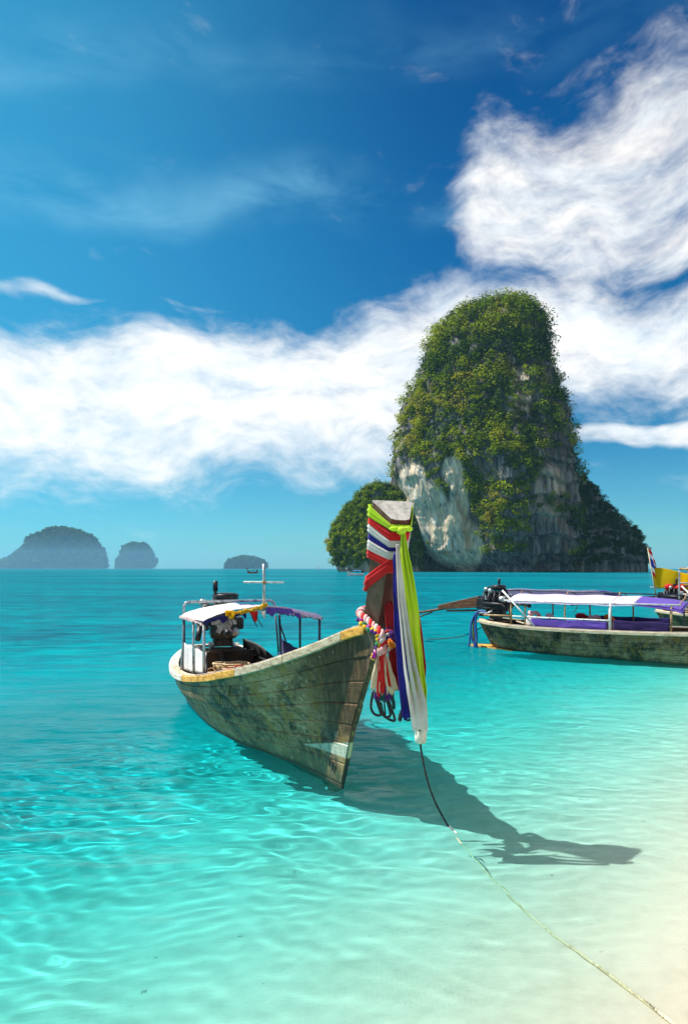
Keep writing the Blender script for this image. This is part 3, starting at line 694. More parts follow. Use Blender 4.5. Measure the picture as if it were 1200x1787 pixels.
# ------------------------------------------------------------------ islands far out
isl = [
    ([(925, 100, 112), (929, 84, 132), (934, 76, 146), (938, 62, 160), (946, 53, 164), (958, 49, 172), (966, 39, 178), (976, 22, 182), (984, 4, 183), (990, -12, 183), (994, -18, 182)], 7400.0, 0.5, 31, 'large hazy limestone island at far left'),
    ([(952, 230, 250), (955, 225, 255), (960, 220, 260), (968, 215, 264), (978, 211, 266), (986, 209, 266), (994, 209, 265)], 7900.0, 0.6, 37, 'small rounded hazy island right of the large one'),
    ([(976, 418, 436), (978, 411, 446), (981, 403, 456), (985, 398, 461), (990, 397, 463), (994, 399, 462)], 5000.0, 0.6, 43, 'low wooded islet on the horizon beyond the mast'),
]
for prof, D, ratio, sd, lab in isl:
    o, V, Nn_ = loft_rock('island', prof, D, ratio, M['karst_far'], 70, 160, 7.5 if D > 6000 else 3.2, sd, 2.3, ns=3.0 if D > 6000 else 2.0)
    tag(o, lab, kind='structure')
    gw = np.clip(0.6+1.2*fbm(V/45, 3, sd)+0.6*Nn_[..., 2], 0, 1)*(V[..., 2] > 4)*np.where(Nn_[..., 1] > 0.3, 0.2, 1)
    C, Nn, ii = pick(V, Nn_, gw+1e-6, 900, sd, 3.0)
    ve = bushes('island_vegetation', C, Nn, rg.uniform(4, 9, len(C))*(D/2500), np.clip(0.12+rg.normal(0, 0.10, len(C)), 0, 0.6), 40, M['foliage'], sd+1, 1.7*(D/2500))
    tag(ve, 'tree cover on the '+lab, kind='stuff')
# ------------------------------------------------------------------ longtail boats
# boat coordinates: x forward from the stem at the waterline, y to port, z up from the water
def hull_grid(G, W, K, stem, nu=90, nv=22):
    """G gunwale (x, half beam, z), W waterline (x, half beam), K keel (x, z), all from bow to stern; stem (x, z)"""
    g, wl, k = catmull(G, nu), catmull(W, nu), catmull(K, nu)
    st = np.array(stem)
    P = np.zeros((nv, nu, 3)); vs = np.linspace(0, 1.35, nv)
    u = np.linspace(0, 1, nu)
    for j, v in enumerate(vs):
        if v <= 1:
            zz = g[:, 2]*(1-v)
            q = v**1.12
            x = g[:, 0]*(1-v)+wl[:, 0]*v; b = g[:, 1]*(1-q)+wl[:, 1]*q+0.045*np.sin(math.pi*v)*np.clip(u*6, 0, 1)
            xs = np.interp(zz[0], st[:, 1], st[:, 0]); x = x+(xs-x[0])*np.exp(-u*9)
        else:
            q = (v-1)/0.35
            x = wl[:, 0]*(1-q)+k[:, 0]*q; b = wl[:, 1]*np.sqrt(np.maximum(0, 1-q*0.98))+0.012*q; zz = k[:, 1]*q
            x = x+(np.interp(zz[0], st[:, 1], st[:, 0])-x[0])*np.exp(-u*9)
        P[j, :, 0] = x; P[j, :, 1] = np.maximum(b, 0.014); P[j, :, 2] = zz
    return P, g
def surf(P, v, u):
    """bilinear look-up, v row position, u column position (both 0..1)"""
    nv, nu, _ = P.shape
    a = np.clip(v*(nv-1), 0, nv-1.001); b = np.clip(u*(nu-1), 0, nu-1.001)
    i, j = a.astype(int), b.astype(int); fa, fb_ = (a-i)[..., None], (b-j)[..., None]
    return (P[i, j]*(1-fa)+P[i+1, j]*fa)*(1-fb_)+(P[i, j+1]*(1-fa)+P[i+1, j+1]*fa)*fb_
def plank(name, P, v0, v1, u0, u1, side, mat, parent, th=0.03, n=20, seam=0.010, gapu=0.0012, proud=0.0):
    L = 1.0
    rows = np.array([v0, v0+0.006, v0+(v1-v0)*0.33, v0+(v1-v0)*0.66, v1-0.006, v1])
    inset = np.array([seam, 0, 0, 0, 0, seam])
    us = np.linspace(u0+gapu, u1-gapu, n)
    vv, uu = np.meshgrid(rows, us, indexing='ij')
    Q = surf(P, vv, uu)
    Nn = np.cross(surf(P, np.minimum(vv+0.01, 1), uu)-surf(P, np.maximum(vv-0.01, 0), uu), surf(P, vv, np.minimum(uu+0.01, 1))-surf(P, vv, np.maximum(uu-0.01, 0)))
    Nn /= np.linalg.norm(Nn, axis=-1)[..., None]+1e-9
    sgn = np.where(Nn[..., 1:2] < 0, -1, 1); Nn = Nn*sgn          # outward = +y before mirroring
    out = Q+Nn*(proud-inset)[..., None] if np.ndim(proud) else Q+Nn*(proud-inset[:, None])[..., None]
    inn = Q-Nn*th
    nr, nc = vv.shape
    V = np.vstack([out.reshape(-1, 3), inn.reshape(-1, 3)]); V[:, 1] *= -side          # side +1 = starboard (-y)
    F = gridfaces(nr, nc).tolist(); o_ = nr*nc
    fl = [tuple(f) for f in F]+[tuple(q+o_ for q in reversed(f)) for f in F]
    ring = [i for i in range(nc)]+[(r+1)*nc-1 for r in range(1, nr)]+[(nr-1)*nc+i for i in range(nc-2, -1, -1)]+[r*nc for r in range(nr-2, 0, -1)]
    for a, b in zip(ring, ring[1:]+ring[:1]): fl.append((b, a, a+o_, b+o_))
    if side > 0: fl = [tuple(reversed(f)) for f in fl]
    me = mesh_from(name, V, fl, mat, True)
    me.set_sharp_from_angle(angle=R(30))
    o = link(name, me, parent); return o
def rail(name, pts, wid, hgt, mat, parent, out=0.5, side=1, nrm=None, tilt=0.0):
    """a sawn rail with a rectangular section swept along the gunwale"""
    P = np.asarray(pts); T = np.gradient(P, axis=0); T /= np.linalg.norm(T, axis=1)[:, None]
    Sd = np.stack([T[:, 1], -T[:, 0], np.zeros(len(T))], -1); Sd /= np.linalg.norm(Sd, axis=1)[:, None]
    Sd = Sd*side; U = np.array([0, 0, 1.0])
    c = 0.008; o_, i_ = wid*out, -wid*(1-out)
    sec = [(o_, -hgt+c), (o_, -c), (o_-c, 0), (i_+c, 0), (i_, -c), (i_, -hgt+c), (i_+c, -hgt), (o_-c, -hgt)]
    V = []; m = len(sec)
    for p, sdv in zip(P, Sd):
        for a, b in sec: V.append(p+sdv*a+U*(b+tilt*a))
    F = []
    for i in range(len(P)-1):
        for k in range(m): F.append((i*m+k, i*m+(k+1) % m, (i+1)*m+(k+1) % m, (i+1)*m+k))
    F.append(tuple(range(m-1, -1, -1))); F.append(tuple((len(P)-1)*m+k for k in range(m)))
    me = mesh_from(name, V, F, mat, True); me.set_sharp_from_angle(angle=R(25))
    return link(name, me, parent)
def sheet_cloth(name, P, mat, parent=None, th=0.006, sub=0):
    """P: (n, m, 3) grid of a piece of canvas"""
    n, m, _ = P.shape
    o = link(name, mesh_from(name, P.reshape(-1, 3), gridfaces(n, m), mat, True), parent)
    s = o.modifiers.new('thickness', 'SOLIDIFY'); s.thickness = th; s.offset = 0
    return o
def engine(parent, loc, yaw=0.0, pole=3.4, pole_rise=0.0, seed=1, pole_mat='metal_dark', fan=True, housing=False, name='engine', drop=0.0):
    """car engine on a swivel with the long propeller shaft astern (local -x)"""
    rg = np.random.default_rng(seed)
    e = MB()
    e.box((0, 0, 0), (0.58, 0.34, 0.34)); e.box((0.02, 0, 0.22), (0.50, 0.24, 0.14)); e.box((0.0, 0, -0.22), (0.44, 0.26, 0.12))
    e.box((-0.36, 0, -0.02), (0.22, 0.26, 0.28)); e.box((0.33, 0, 0.02), (0.08, 0.24, 0.30)); e.box((0.0, 0.22, 0.02), (0.34, 0.12, 0.16)); e.box((0.05, -0.22, 0.06), (0.3, 0.10, 0.12))
    eb = e.build(name, M['engine'], parent, False, 0.025)
    eb.location = loc; eb.rotation_euler = (0, R(drop), yaw)
    f = MB()
    for x in (-0.2, -0.07, 0.07, 0.2):
        f.tube([(x, -0.1, 0.24), (x, -0.24, 0.26), (x, -0.31, 0.12), (x+0.05, -0.31, -0.02)], 0.028, 8)
    f.tube([(-0.22, -0.31, 0.0), (0.28, -0.31, -0.02), (0.42, -0.34, -0.16)], 0.038, 8)
    f.build('exhaust_manifold', M['engine'], eb, True)
    g = MB(); g.lathe((0.05, 0.04, 0.30), (0, 0, 1), [(0.06, 0), (0.17, 0.02), (0.18, 0.11), (0.15, 0.13), (0.02, 0.14)], 14)
    g.build('air_filter', M['engine'], eb, True)
    MB().box((-0.2, -0.19, 0.12), (0.14, 0.06, 0.1)).build('fuel_pump', M['engine_light'], eb, False, 0.012)
    MB().lathe((0.2, -0.26, 0.1), (1, 0, 0), [(0.07, 0), (0.08, 0.02), (0.08, 0.14), (0.05, 0.16)], 10).build('alternator', M['engine_light'], eb, True)
    MB().lathe((0.28, 0.15, -0.08), (1, 0, 0), [(0.06, 0), (0.06, 0.08)], 10).build('pulley', M['engine_light'], eb, True)
    MB().lathe((-0.05, -0.2, 0.27), (0.2, -1, 0.4), [(0.05, 0), (0.055, 0.02), (0.055, 0.10), (0.03, 0.12)], 10).build('oil_filter', M['engine_light'], eb, True)
    MB().ball((-0.22, -0.08, 0.32), (0.07, 0.05, 0.06), 8, 6, 2, 0.2).build('carburettor', M['engine_light'], eb, True)
    g = MB(); g.lathe((0.38, 0, 0.06), (1, 0, 0), [(0.10, 0), (0.11, 0.015), (0.03, 0.02), (0.03, 0.05)], 16)
    for q in range(6):
        a = q*math.pi/3; g.box((0.41, 0.10*math.cos(a), 0.06+0.10*math.sin(a)), (0.012, 0.13, 0.06), (a, 0, 0))
    g.build('fan', M['engine_light'], eb, False)
    g = MB()
    for q in range(7):
        p0 = np.array([rg.uniform(-0.25, 0.25), rg.uniform(-0.18, 0.18), rg.uniform(0.1, 0.3)]); p2 = np.array([rg.uniform(-0.3, 0.3), rg.uniform(-0.25, 0.2), rg.uniform(-0.2, 0.2)])
        p1 = (p0+p2)/2+rg.normal(0, 0.14, 3)+np.array([0, -0.08, 0.06]); g.tube(catmull([p0, p1, p2], 10), 0.014, 6)
    g.build('hose', M['rubber'], eb, True)
    g = MB(); g.tube([(0.1, -0.1, 0.32), (0.12, -0.1, 0.52)], 0.022, 8); g.tube([(0.12, -0.1, 0.46), (0.12, -0.1, 0.60)], 0.034, 8)
    g.build('exhaust_pipe', M['engine'], eb, True)
    # steering bar forward
    g = MB(); g.tube([(0.3, 0.0, -0.06), (0.62, 0.02, -0.02), (0.80, 0.02, -0.05)], 0.028, 8); g.ball((0.82, 0.02, -0.05), 0.05)
    g.build('steering_bar', M['engine'], eb, True)
    # cradle and swivel post
    g = MB(); g.box((0, 0.15, -0.30), (0.74, 0.05, 0.06)); g.box((0, -0.15, -0.30), (0.74, 0.05, 0.06)); g.box((0, 0, -0.35), (0.2, 0.36, 0.06)); g.lathe((0, 0, -0.75), (0, 0, 1), [(0.09, 0), (0.06, 0.05), (0.05, 0.36), (0.08, 0.4)], 12)
    g.build('engine_cradle', M['engine'], eb, False, 0.008)
    # shaft, support strut, propeller
    L = pole; z1 = pole_rise
    g = MB(); g.tube([(-0.4, 0, -0.02), (-L, 0, z1)], 0.032 if not housing else 0.030, 10)
    g.build('propeller_shaft', M[pole_mat], eb, True)
    g = MB(); g.tube([(-0.4, 0, -0.2), (-L*0.55, 0, z1*0.55-0.04)], 0.022, 8); g.tube([(-L*0.72, 0, z1*0.72-0.03), (-L+0.1, 0, z1-0.14), (-L-0.05, 0, z1-0.16)], 0.018, 8); g.tube([(-L+0.1, 0, z1-0.14), (-L+0.06, 0, z1-0.34), (-L-0.06, 0, z1-0.42)], 0.014, 8)
    g.build('shaft_strut', M[pole_mat], eb, True)
    if housing:
        g = MB(); g.add([(-0.4, -0.12, -0.12), (-0.4, 0.12, -0.12), (-0.4, 0.12, 0.16), (-0.4, -0.12, 0.16), (-1.55, -0.05, z1*0.45-0.06), (-1.55, 0.05, z1*0.45-0.06), (-1.55, 0.05, z1*0.45+0.06), (-1.55, -0.05, z1*0.45+0.06)],
                        [(0, 1, 2, 3), (7, 6, 5, 4), (0, 4, 5, 1), (1, 5, 6, 2), (2, 6, 7, 3), (3, 7, 4, 0)])
        g.build('shaft_housing', M['shaft_brown'], eb, False, 0.012)
    g = MB(); g.lathe((-L-0.12, 0, z1), (1, 0, 0), [(0.02, 0), (0.05, 0.04), (0.05, 0.12)], 10)
    for q in range(2):
        a = q*math.pi+0.5
        c = np.array([-L-0.06, 0.15*math.cos(a), z1+0.15*math.sin(a)])
        V = []
        for r_ in range(6):
            for k in range(8):
                t = r_/5; an = 2*math.pi*k/8; rad = 0.115*math.sin(0.25+2.6*t)
                yy = (0.03+0.27*t); lat = rad*math.cos(an)
                V.append((-L-0.06+0.012*math.sin(an)+lat*0.55, yy*math.cos(a)-lat*math.sin(a), z1+yy*math.sin(a)+lat*math.cos(a)))
        F = [(i*8+k, i*8+(k+1) % 8, (i+1)*8+(k+1) % 8, (i+1)*8+k) for i in range(5) for k in range(8)]+[tuple(range(7, -1, -1)), tuple(40+k for k in range(8))]
        g.add(V, F)
    g.build('propeller', M['engine'], eb, True)
    return eb

# ---- the near boat
BO = (-0.017, 6.84, 0.0); BF = Vector((0.38, -0.925, 0)).normalized(); BRZ = math.atan2(BF.y, BF.x)
boat = empty('longtail_boat', BO, BRZ)
tag(boat, 'weathered grey-green wooden longtail boat with tall ribboned bow post', 'boat')
BM = Matrix.Translation(BO) @ Matrix.Rotation(BRZ, 4, 'Z'); BMI = BM.inverted()
def toboat(p): return np.array(BMI @ Vector(p))
def toworld(p): return np.array(BM @ Vector(p))
G1 = [(0.745, 0.035, 1.665), (0.40, 0.13, 1.57), (0.0, 0.30, 1.41), (-0.5, 0.50, 1.235), (-1.0, 0.70, 1.08), (-1.5, 0.85, 0.965), (-2.0, 0.925, 0.86), (-2.7, 0.965, 0.745), (-3.5, 0.965, 0.63), (-4.3, 0.95, 0.545), (-5.0, 0.92, 0.505), (-5.6, 0.86, 0.52), (-6.0, 0.76, 0.585), (-6.25, 0.60, 0.67), (-6.36, 0.42, 0.72)]
W1 = [(0.0, 0.018), (-0.67, 0.115), (-1.36, 0.30), (-2.1, 0.53), (-2.8, 0.66), (-3.5, 0.71), (-4.1, 0.71), (-4.8, 0.66), (-5.4, 0.55), (-5.8, 0.40), (-6.0, 0.22)]
K1 = [(-0.25, -0.30), (-1.5, -0.36), (-3.0, -0.38), (-4.5, -0.34), (-5.4, -0.26), (-5.7, -0.18)]
STEM1 = [(-0.25, -0.30), (0.0, 0.0), (0.33, 0.72), (0.58, 1.12), (0.745, 1.42), (0.80, 1.665)]
HP, HG = hull_grid(G1, W1, K1, STEM1, 110, 28)
rg = np.random.default_rng(4)
vb = np.array([0.0, 0.115, 0.225, 0.33, 0.43, 0.525, 0.62, 0.72])/1.0      # strake seams (row fraction); 1/1.35 = 0.74 is the waterline
vb = np.append(vb, [0.84, 1.0])
for side in (1, -1):
    for j in range(len(vb)-1):
        cuts = [0.0]+sorted([0.30+rg.uniform(-0.08, 0.08)+0.05*(j % 2), 0.66+rg.uniform(-0.07, 0.07)-0.08*(j % 2)])+[1.0]
        for c0, c1 in zip(cuts, cuts[1:]):
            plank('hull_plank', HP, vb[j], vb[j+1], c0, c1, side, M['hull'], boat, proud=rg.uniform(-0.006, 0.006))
# inner skin and ribs
def inner_skin(parent, P, mat, off=0.045, rows=22):
    V = []; q = P[:rows].copy(); q[..., 1] = np.maximum(q[..., 1]-off, 0.004)
    n_, m_, _ = q.shape
    L = q.copy(); L[..., 1] *= -1
    mb = MB(); mb.add(q.reshape(-1, 3), gridfaces(n_, m_).tolist()); mb.add(L.reshape(-1, 3), gridfaces(n_, m_).tolist())
    return mb.build('hull_lining', mat, parent, True)
inner_skin(boat, HP, M['wood_dark'])
for s_ in np.linspace(0.2, 0.93, 12):
    pts = [surf(HP, np.array(v), np.array(s_)) for v in np.linspace(0.01, 0.86, 9)]
    for side in (1, -1):
        tubeobj('rib', [(p[0], -side*max(0.02, p[1]-0.07), p[2]) for p in pts], 0.028, M['wood_dark'], boat, 4, False)
# transom
tm = MB(); e0 = HP[:, -1]; tv = [(p[0], -p[1], p[2]) for p in e0]+[(p[0], p[1], p[2]) for p in e0]; k = len(e0)
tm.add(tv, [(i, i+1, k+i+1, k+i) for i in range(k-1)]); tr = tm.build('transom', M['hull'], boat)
sm_ = tr.modifiers.new('thickness', 'SOLIDIFY'); sm_.thickness = 0.05
# gunwale: outer rubbing rail in painted lengths, wide inner covering board
def gpts(u0, u1, n, dx=0.0, dz=0.0, side=1, off=0.0):
    g = np.array([surf(HP, np.array(0.0), np.array(u)) for u in np.linspace(u0, u1, n)])
    g[:, 1] = np.maximum(g[:, 1]+off, 0.0); g[:, 2] += dz; g[:, 1] *= -side; return g
segs = [(0.012, 0.075, 'wood_orange'), (0.077, 0.20, 'wood_pale'), (0.202, 0.315, 'wood_pale'), (0.317, 0.47, 'wood_orange'), (0.472, 0.585, 'wood_orange'), (0.587, 0.80, 'wood_white'), (0.802, 1.0, 'wood_white')]
for side in (1, -1):
    for u0, u1, mm in segs:
        rail('gunwale_rail', gpts(u0, u1, 24, dz=0.045, side=side, off=0.02), 0.075, 0.085, M[mm], boat, 0.6, side)
    for u0, u1, mm in [(0.03, 0.26, 'wood_grey'), (0.261, 0.5, 'wood_grey'), (0.501, 0.76, 'wood_pale'), (0.761, 1.0, 'wood_white')]:
        rail('covering_board', gpts(u0, u1, 24, dz=0.063, side=side, off=-0.055), 0.13, 0.035, M[mm], boat, 0.45, side, tilt=-0.06)
        rail('inner_stringer', gpts(u0, u1, 24, dz=-0.01, side=side, off=-0.115), 0.04, 0.09, M['wood_grey'] if u0 < 0.5 else M['wood_dark'], boat, 0.4, side)
sr = MB(); sr.box((-6.39, 0, 0.765), (0.11, 0.98, 0.05)); sr.build('transom_cap', M['wood_white'], boat, False, 0.012)
# bow post: front edge, aft edge, half widths
ZF = np.array([-0.30, 0.0, 0.40, 0.72, 1.12, 1.42, 1.82, 2.15, 2.60]); XF = np.array([-0.22, 0.02, 0.20, 0.345, 0.60, 0.79, 1.02, 1.15, 1.285])
ZA = np.array([-0.30, 0.5, 1.2, 1.52, 1.62, 1.72, 1.86, 2.1, 2.4, 2.775]); XA = np.array([-0.36, 0.05, 0.38, 0.48, 0.60, 0.74, 0.85, 0.97, 1.05, 1.115])
WA = ([1.2, 1.6, 1.75, 1.9, 2.2, 2.775], [0.03, 0.085, 0.125, 0.145, 0.168, 0.198]); WF = ([0.0, 1.0, 1.5, 1.9, 2.3, 2.6], [0.014, 0.02, 0.034, 0.055, 0.066, 0.078])
def post_corner(t, aft, side):
    """t 0..1 from foot to head"""
    z = (-0.30+t*(2.775+0.30)) if aft else (-0.30+t*(2.60+0.30))
    x = np.interp(z, ZA, XA) if aft else np.interp(z, ZF, XF)
    b = np.interp(z, *WA) if aft else np.interp(z, *WF)
    return np.array([x, -side*b, z])
NT_ = 80; sec = []
for t in np.linspace(0, 1, NT_):
    a1, f1, f2, a2 = post_corner(t, 1, 1), post_corner(t, 0, 1), post_corner(t, 0, -1), post_corner(t, 1, -1)
    # stem below the gunwale: only the front strip stands proud of the planking
    sec.append([a1*0.94+f1*0.06, a1*0.06+f1*0.94, f1*0.75+f2*0.25, f2*0.75+f1*0.25, a2*0.06+f2*0.94, a2*0.94+f2*0.06, a2*0.93+a1*0.07, a1*0.93+a2*0.07])
sec = np.array(sec); V = sec.reshape(-1, 3); m_ = 8
F = [(i*m_+k, i*m_+(k+1) % m_, (i+1)*m_+(k+1) % m_, (i+1)*m_+k) for i in range(NT_-1) for k in range(m_)]
mi = [1 if k in (2,) else 0 for i in range(NT_-1) for k in range(m_)]
mi = [(1 if (k in (1, 2, 3, 4) and i > NT_*0.62) else (2 if (k in (1, 2, 3) and i <= NT_*0.62) else 0)) for i in range(NT_-1) for k in range(m_)]
F += [tuple(range(m_-1, -1, -1)), tuple((NT_-1)*m_+k for k in range(m_))]; mi += [0, 3]
m, n = mat_new('stem_edge')
t = n.new('ShaderNodeTexCoord').outputs['Object']; x, y, z = n.sep(t); ns = n.noise(t, 12, 5, 0.7)
c = n.ramp(ns, [(0.35, (0.02, 0.012, 0.008)), (0.52, (0.09, 0.055, 0.02)), (0.68, (0.30, 0.22, 0.08))])
c = n.mix(n.smooth(z, 0.36, 0.30), c, (0.016, 0.010, 0.008)); c = n.mix(n.mul(n.smooth(z, 0.33, 0.36), n.smooth(z, 0.53, 0.5)), c, (0.46, 0.44, 0.24))
finish(n, c, 0.6, n.bump(ns, 0.4, 0.006)); M['stem_edge'] = m
bp = link('bow_post', mesh_from('bow_post', V, F, [M['post_wood'], M['post_red'], M['stem_edge'], M['end_grain']], True, mi), boat)
bp.data.set_sharp_from_angle(angle=R(28))
# chips and draught marks near the foot of the stem
mk = MB()
for (x_, z_, h_, a_) in [(-0.115, 0.235, 0.075, 12), (-0.070, 0.205, 0.085, 8), (-0.030, 0.185, 0.075, 14)]:
    i_u = 0.02; yb = -(0.018+0.11*np.clip(-x_, 0, 1)+0.19*z_)
    mk.box((x_, yb-0.012, z_), (0.016, 0.010, h_), (0, R(a_), R(8)))
dm = mk.build('draught_mark', M['black_rod'], boat)
# foredeck, floor boards, thwarts
for i, s_ in enumerate(np.linspace(0.085, 0.225, 6)):
    p = surf(HP, np.array(0.03), np.array(s_)); MB().box((p[0], 0, p[2]-0.02), (0.15, 2*max(0.05, p[1]-0.03), 0.03)).build('foredeck_plank', M['wood_grey'], boat, False, 0.006)
nb_ = 0
for s_ in np.arange(-5.7, -1.4, 0.155):
    b = np.interp(-s_, [0.7, 1.36, 2.1, 3.0, 4.2, 5.0, 5.8], [0.2, 0.45, 0.66, 0.78, 0.80, 0.74, 0.5])
    MB().box((s_, 0, 0.36+rg.uniform(-0.004, 0.004)), (0.143, 2*b, 0.03)).build('floor_board', M['wood_deck'], boat, False, 0.005)
for s_, zt, wd in [(-1.75, 0.72, 0.26), (-2.75, 0.62, 0.26), (-3.6, 0.56, 0.26)]:
    b = np.interp(-s_, [-0.4, 1.0, 1.5, 2.0, 2.7, 5.0], [0.1, 0.62, 0.77, 0.85, 0.89, 0.86])
    MB().box((s_, 0, zt), (wd, 2*b, 0.04)).build('thwart', M['wood_grey'], boat, False, 0.008)
MB().box((-5.95, 0, 0.56), (0.16, 1.3, 0.30)).build('engine_beam', M['wood_dark'], boat, False, 0.015)
# engine
eng = engine(boat, (-5.80, 0.05, 1.20), R(-9), 2.5, -0.12, 3, 'metal_dark'); eng.scale = (1.3, 1.3, 1.3)
# canopy frame
def onrail(s_, side, off=-0.1):
    u = np.interp(-s_, -HG[:, 0], np.linspace(0, 1, len(HG))); p = surf(HP, np.array(0.0), np.array(u)); return np.array([s_, -side*(p[1]+off), p[2]+0.05])
def canopy_post(s_, side, top, mat='metal', r=0.019, off=-0.12, lat=None):
    b = onrail(s_, side, off); t = np.array([s_, -side*lat if lat else b[1], top]); tubeobj('canopy_post', [b, t], r, M[mat], boat, 10)
canopy_post(-2.9, 1, 1.50, 'metal', 0.021, -0.14, 0.83); canopy_post(-3.75, 1, 1.47, 'metal', 0.017, -0.14, 0.82); canopy_post(-4.72, 1, 1.40, 'metal_dark', 0.019, -0.14, 0.80)
canopy_post(-2.9, -1, 1.49, 'metal_dark', 0.019, -0.14, 0.83); canopy_post(-3.75, -1, 1.46, 'metal_dark', 0.019, -0.14, 0.82); canopy_post(-4.65, -1, 1.44, 'metal_dark', 0.021, -0.14, 0.76); canopy_post(-4.8, -1, 1.40, 'metal_dark', 0.017, -0.12, 0.74)
tubeobj('brace', [(-4.65, 0.76, 1.30), (-4.35, 0.80, 0.95)], 0.014, M['metal_dark'], boat)
def roofz(y, s_): 
    h = 1.665-0.12*np.clip((-s_-2.9)/2, 0, 1)*0.5; q = abs(y)/0.86; return h-0.165*q**1.8
for s_ in (-2.9, -3.75, -4.72):
    tubeobj('roof_bow', [(s_, y, roofz(y, s_)-0.02) for y in np.linspace(-0.86, 0.86, 15)], 0.014, M['metal_dark'], boat)
for y in (-0.86, 0.86):
    tubeobj('roof_rail', [(s_, y, roofz(y, s_)-0.015) for s_ in (-2.86, -3.8, -4.8)], 0.014, M['metal_dark'], boat)
# tall tube frame over the stern
b = onrail(-4.8, 1, -0.10)
fr_ = [(-4.8, b[1], b[2]), (-4.8, -0.80, 1.0), (-4.8, -0.79, 1.56), (-4.8, -0.775, 1.62), (-4.8, -0.72, 1.655), (-4.8, -0.4, 1.66), (-4.8, 0.55, 1.66), (-4.8, 0.68, 1.64), (-4.8, 0.73, 1.58), (-4.8, 0.74, 1.46)]
tubeobj('stern_frame', catmull(fr_, 50), 0.022, M['metal'], boat, 10)
# roof canvas: white to starboard, purple to port
def roof_canvas(y0, y1, s0, s1, mat, sd, sag=0.02, edge=0.0):
    rr = np.random.default_rng(sd); ys = np.linspace(y0, y1, 22); ss = np.linspace(s0, s1, 30)
    YY, SS = np.meshgrid(ys, ss); Z = np.vectorize(roofz)(YY, SS)+0.012
    P = np.stack([SS, YY, Z], -1)
    fold = fbm(np.stack([SS*2.2, YY*5, SS*0], -1), 3, sd)
    P[..., 2] += 0.022*fold-sag*np.sin((SS-s0)/(s1-s0)*math.pi*2)**2
    e = np.clip((np.abs(YY)-0.78)/0.09, 0, 1); P[..., 2] -= e*(0.035+0.03*fold); P[..., 0] += 0.02*vnoise(np.stack([YY*9, SS*0, SS*0], -1), sd)*(np.abs(SS-s0) < 0.06)
    return sheet_cloth('canopy_cloth', P, M[mat], boat)
c1 = roof_canvas(-0.87, 0.02, -2.86, -4.75, 'white_cloth', 3)
c2 = roof_canvas(0.03, 0.88, -2.84, -4.1, 'lav_cloth', 5)
c3 = roof_canvas(0.03, 0.70, -4.05, -4.75, 'purple_cloth', 6)
# hanging flap of purple canvas under the front port edge, red hem on starboard
def flap(pts_top, drop, mat, sd, n=26, wav=0.02):
    T = catmull(pts_top, n); rows = 6; P = np.zeros((rows, n, 3)); nn = vnoise(np.stack([np.arange(n)*0.55, np.zeros(n), np.zeros(n)], -1), sd)
    for r_ in range(rows):
        q = r_/(rows-1); P[r_] = T; P[r_, :, 2] -= q*drop*(0.75+0.4*nn); P[r_, :, 0] += wav*q*vnoise(np.stack([np.arange(n)*0.9, np.full(n, q*2), np.zeros(n)], -1), sd+1); P[r_, :, 1] += 0.4*wav*q*nn
    return P
sheet_cloth('canopy_flap', flap([(-2.84, 0.02, 1.65), (-2.84, 0.20, 1.645), (-2.84, 0.38, 1.625), (-2.84, 0.52, 1.60)], 0.11, 'purple_cloth', 21), M['purple_cloth'], boat)
sheet_cloth('canopy_flap', flap([(-2.83, 0.40, 1.625), (-2.83, 0.55, 1.60), (-2.83, 0.70, 1.565), (-2.83, 0.83, 1.52)], 0.085, 'lav', 23, 26, 0.03), M['lav_cloth'], boat)  # lavender puts the sunlight on this end of the flap into its colour
sheet_cloth('canopy_flap', flap([(-2.86, -0.86, 1.495), (-3.4, -0.87, 1.485), (-4.0, -0.87, 1.475), (-4.7, -0.87, 1.45)], 0.07, 'pink_cloth', 25, 40, 0.01), M['pink_cloth'], boat)
sheet_cloth('canopy_flap', flap([(-2.85, -0.84, 1.50), (-2.85, -0.55, 1.57), (-2.85, -0.28, 1.625)], 0.10, 'navy_panel', 27), M['navy_panel'], boat)
# mast with cross bar
tubeobj('mast', [(-2.88, 0.0, 1.60), (-2.88, 0.0, 2.0), (-2.885, -0.005, 2.26)], np.array([0.022, 0.02, 0.018]), M['metal'], boat, 10)
cb = tubeobj('mast_crossbar', [(-2.88, -0.29, 2.012), (-2.88, 0.29, 2.005)], 0.013, M['metal_white'], boat, 8)
MB().box((-2.88, 0, 2.008), (0.05, 0.05, 0.05)).build('mast_clamp', M['rust'], boat, False, 0.006)
# side screens
def side_screen(s0, s1, side, z0, z1, mat, sd, lat=0.83):
    ss = np.linspace(s0, s1, 22); P = np.zeros((10, 22, 3))
    for r_ in range(10):
        q = r_/9
        for k, s_ in enumerate(ss):
            zb = onrail(s_, side, -0.14)[2]+z0; zt = z1[0]+(z1[1]-z1[0])*k/21
            P[r_, k] = (s_, -side*(lat+0.012*vnoise(np.array([s_*3, q*3, 0.0]), sd)), zt*(1-q)+zb*q-0.015*math.sin(k/21*math.pi*3)**2*(1-q))
    return sheet_cloth('side_screen', P, M[mat], boat)
side_screen(-2.92, -4.68, 1, 0.02, (1.06, 1.02), 'white_cloth', 4, 0.80)
side_screen(-3.4, -4.62, -1, 0.02, (0.92, 1.02), 'navy_panel', 8, 0.80)
# folded navy side curtain lying along the port rail
sheet_cloth('side_curtain', flap([(-5.0, 0.83, 0.62), (-5.4, 0.80, 0.70), (-5.8, 0.70, 0.82), (-6.1, 0.50, 0.90)], 0.30, 'blk', 31), M['rubber'], boat)

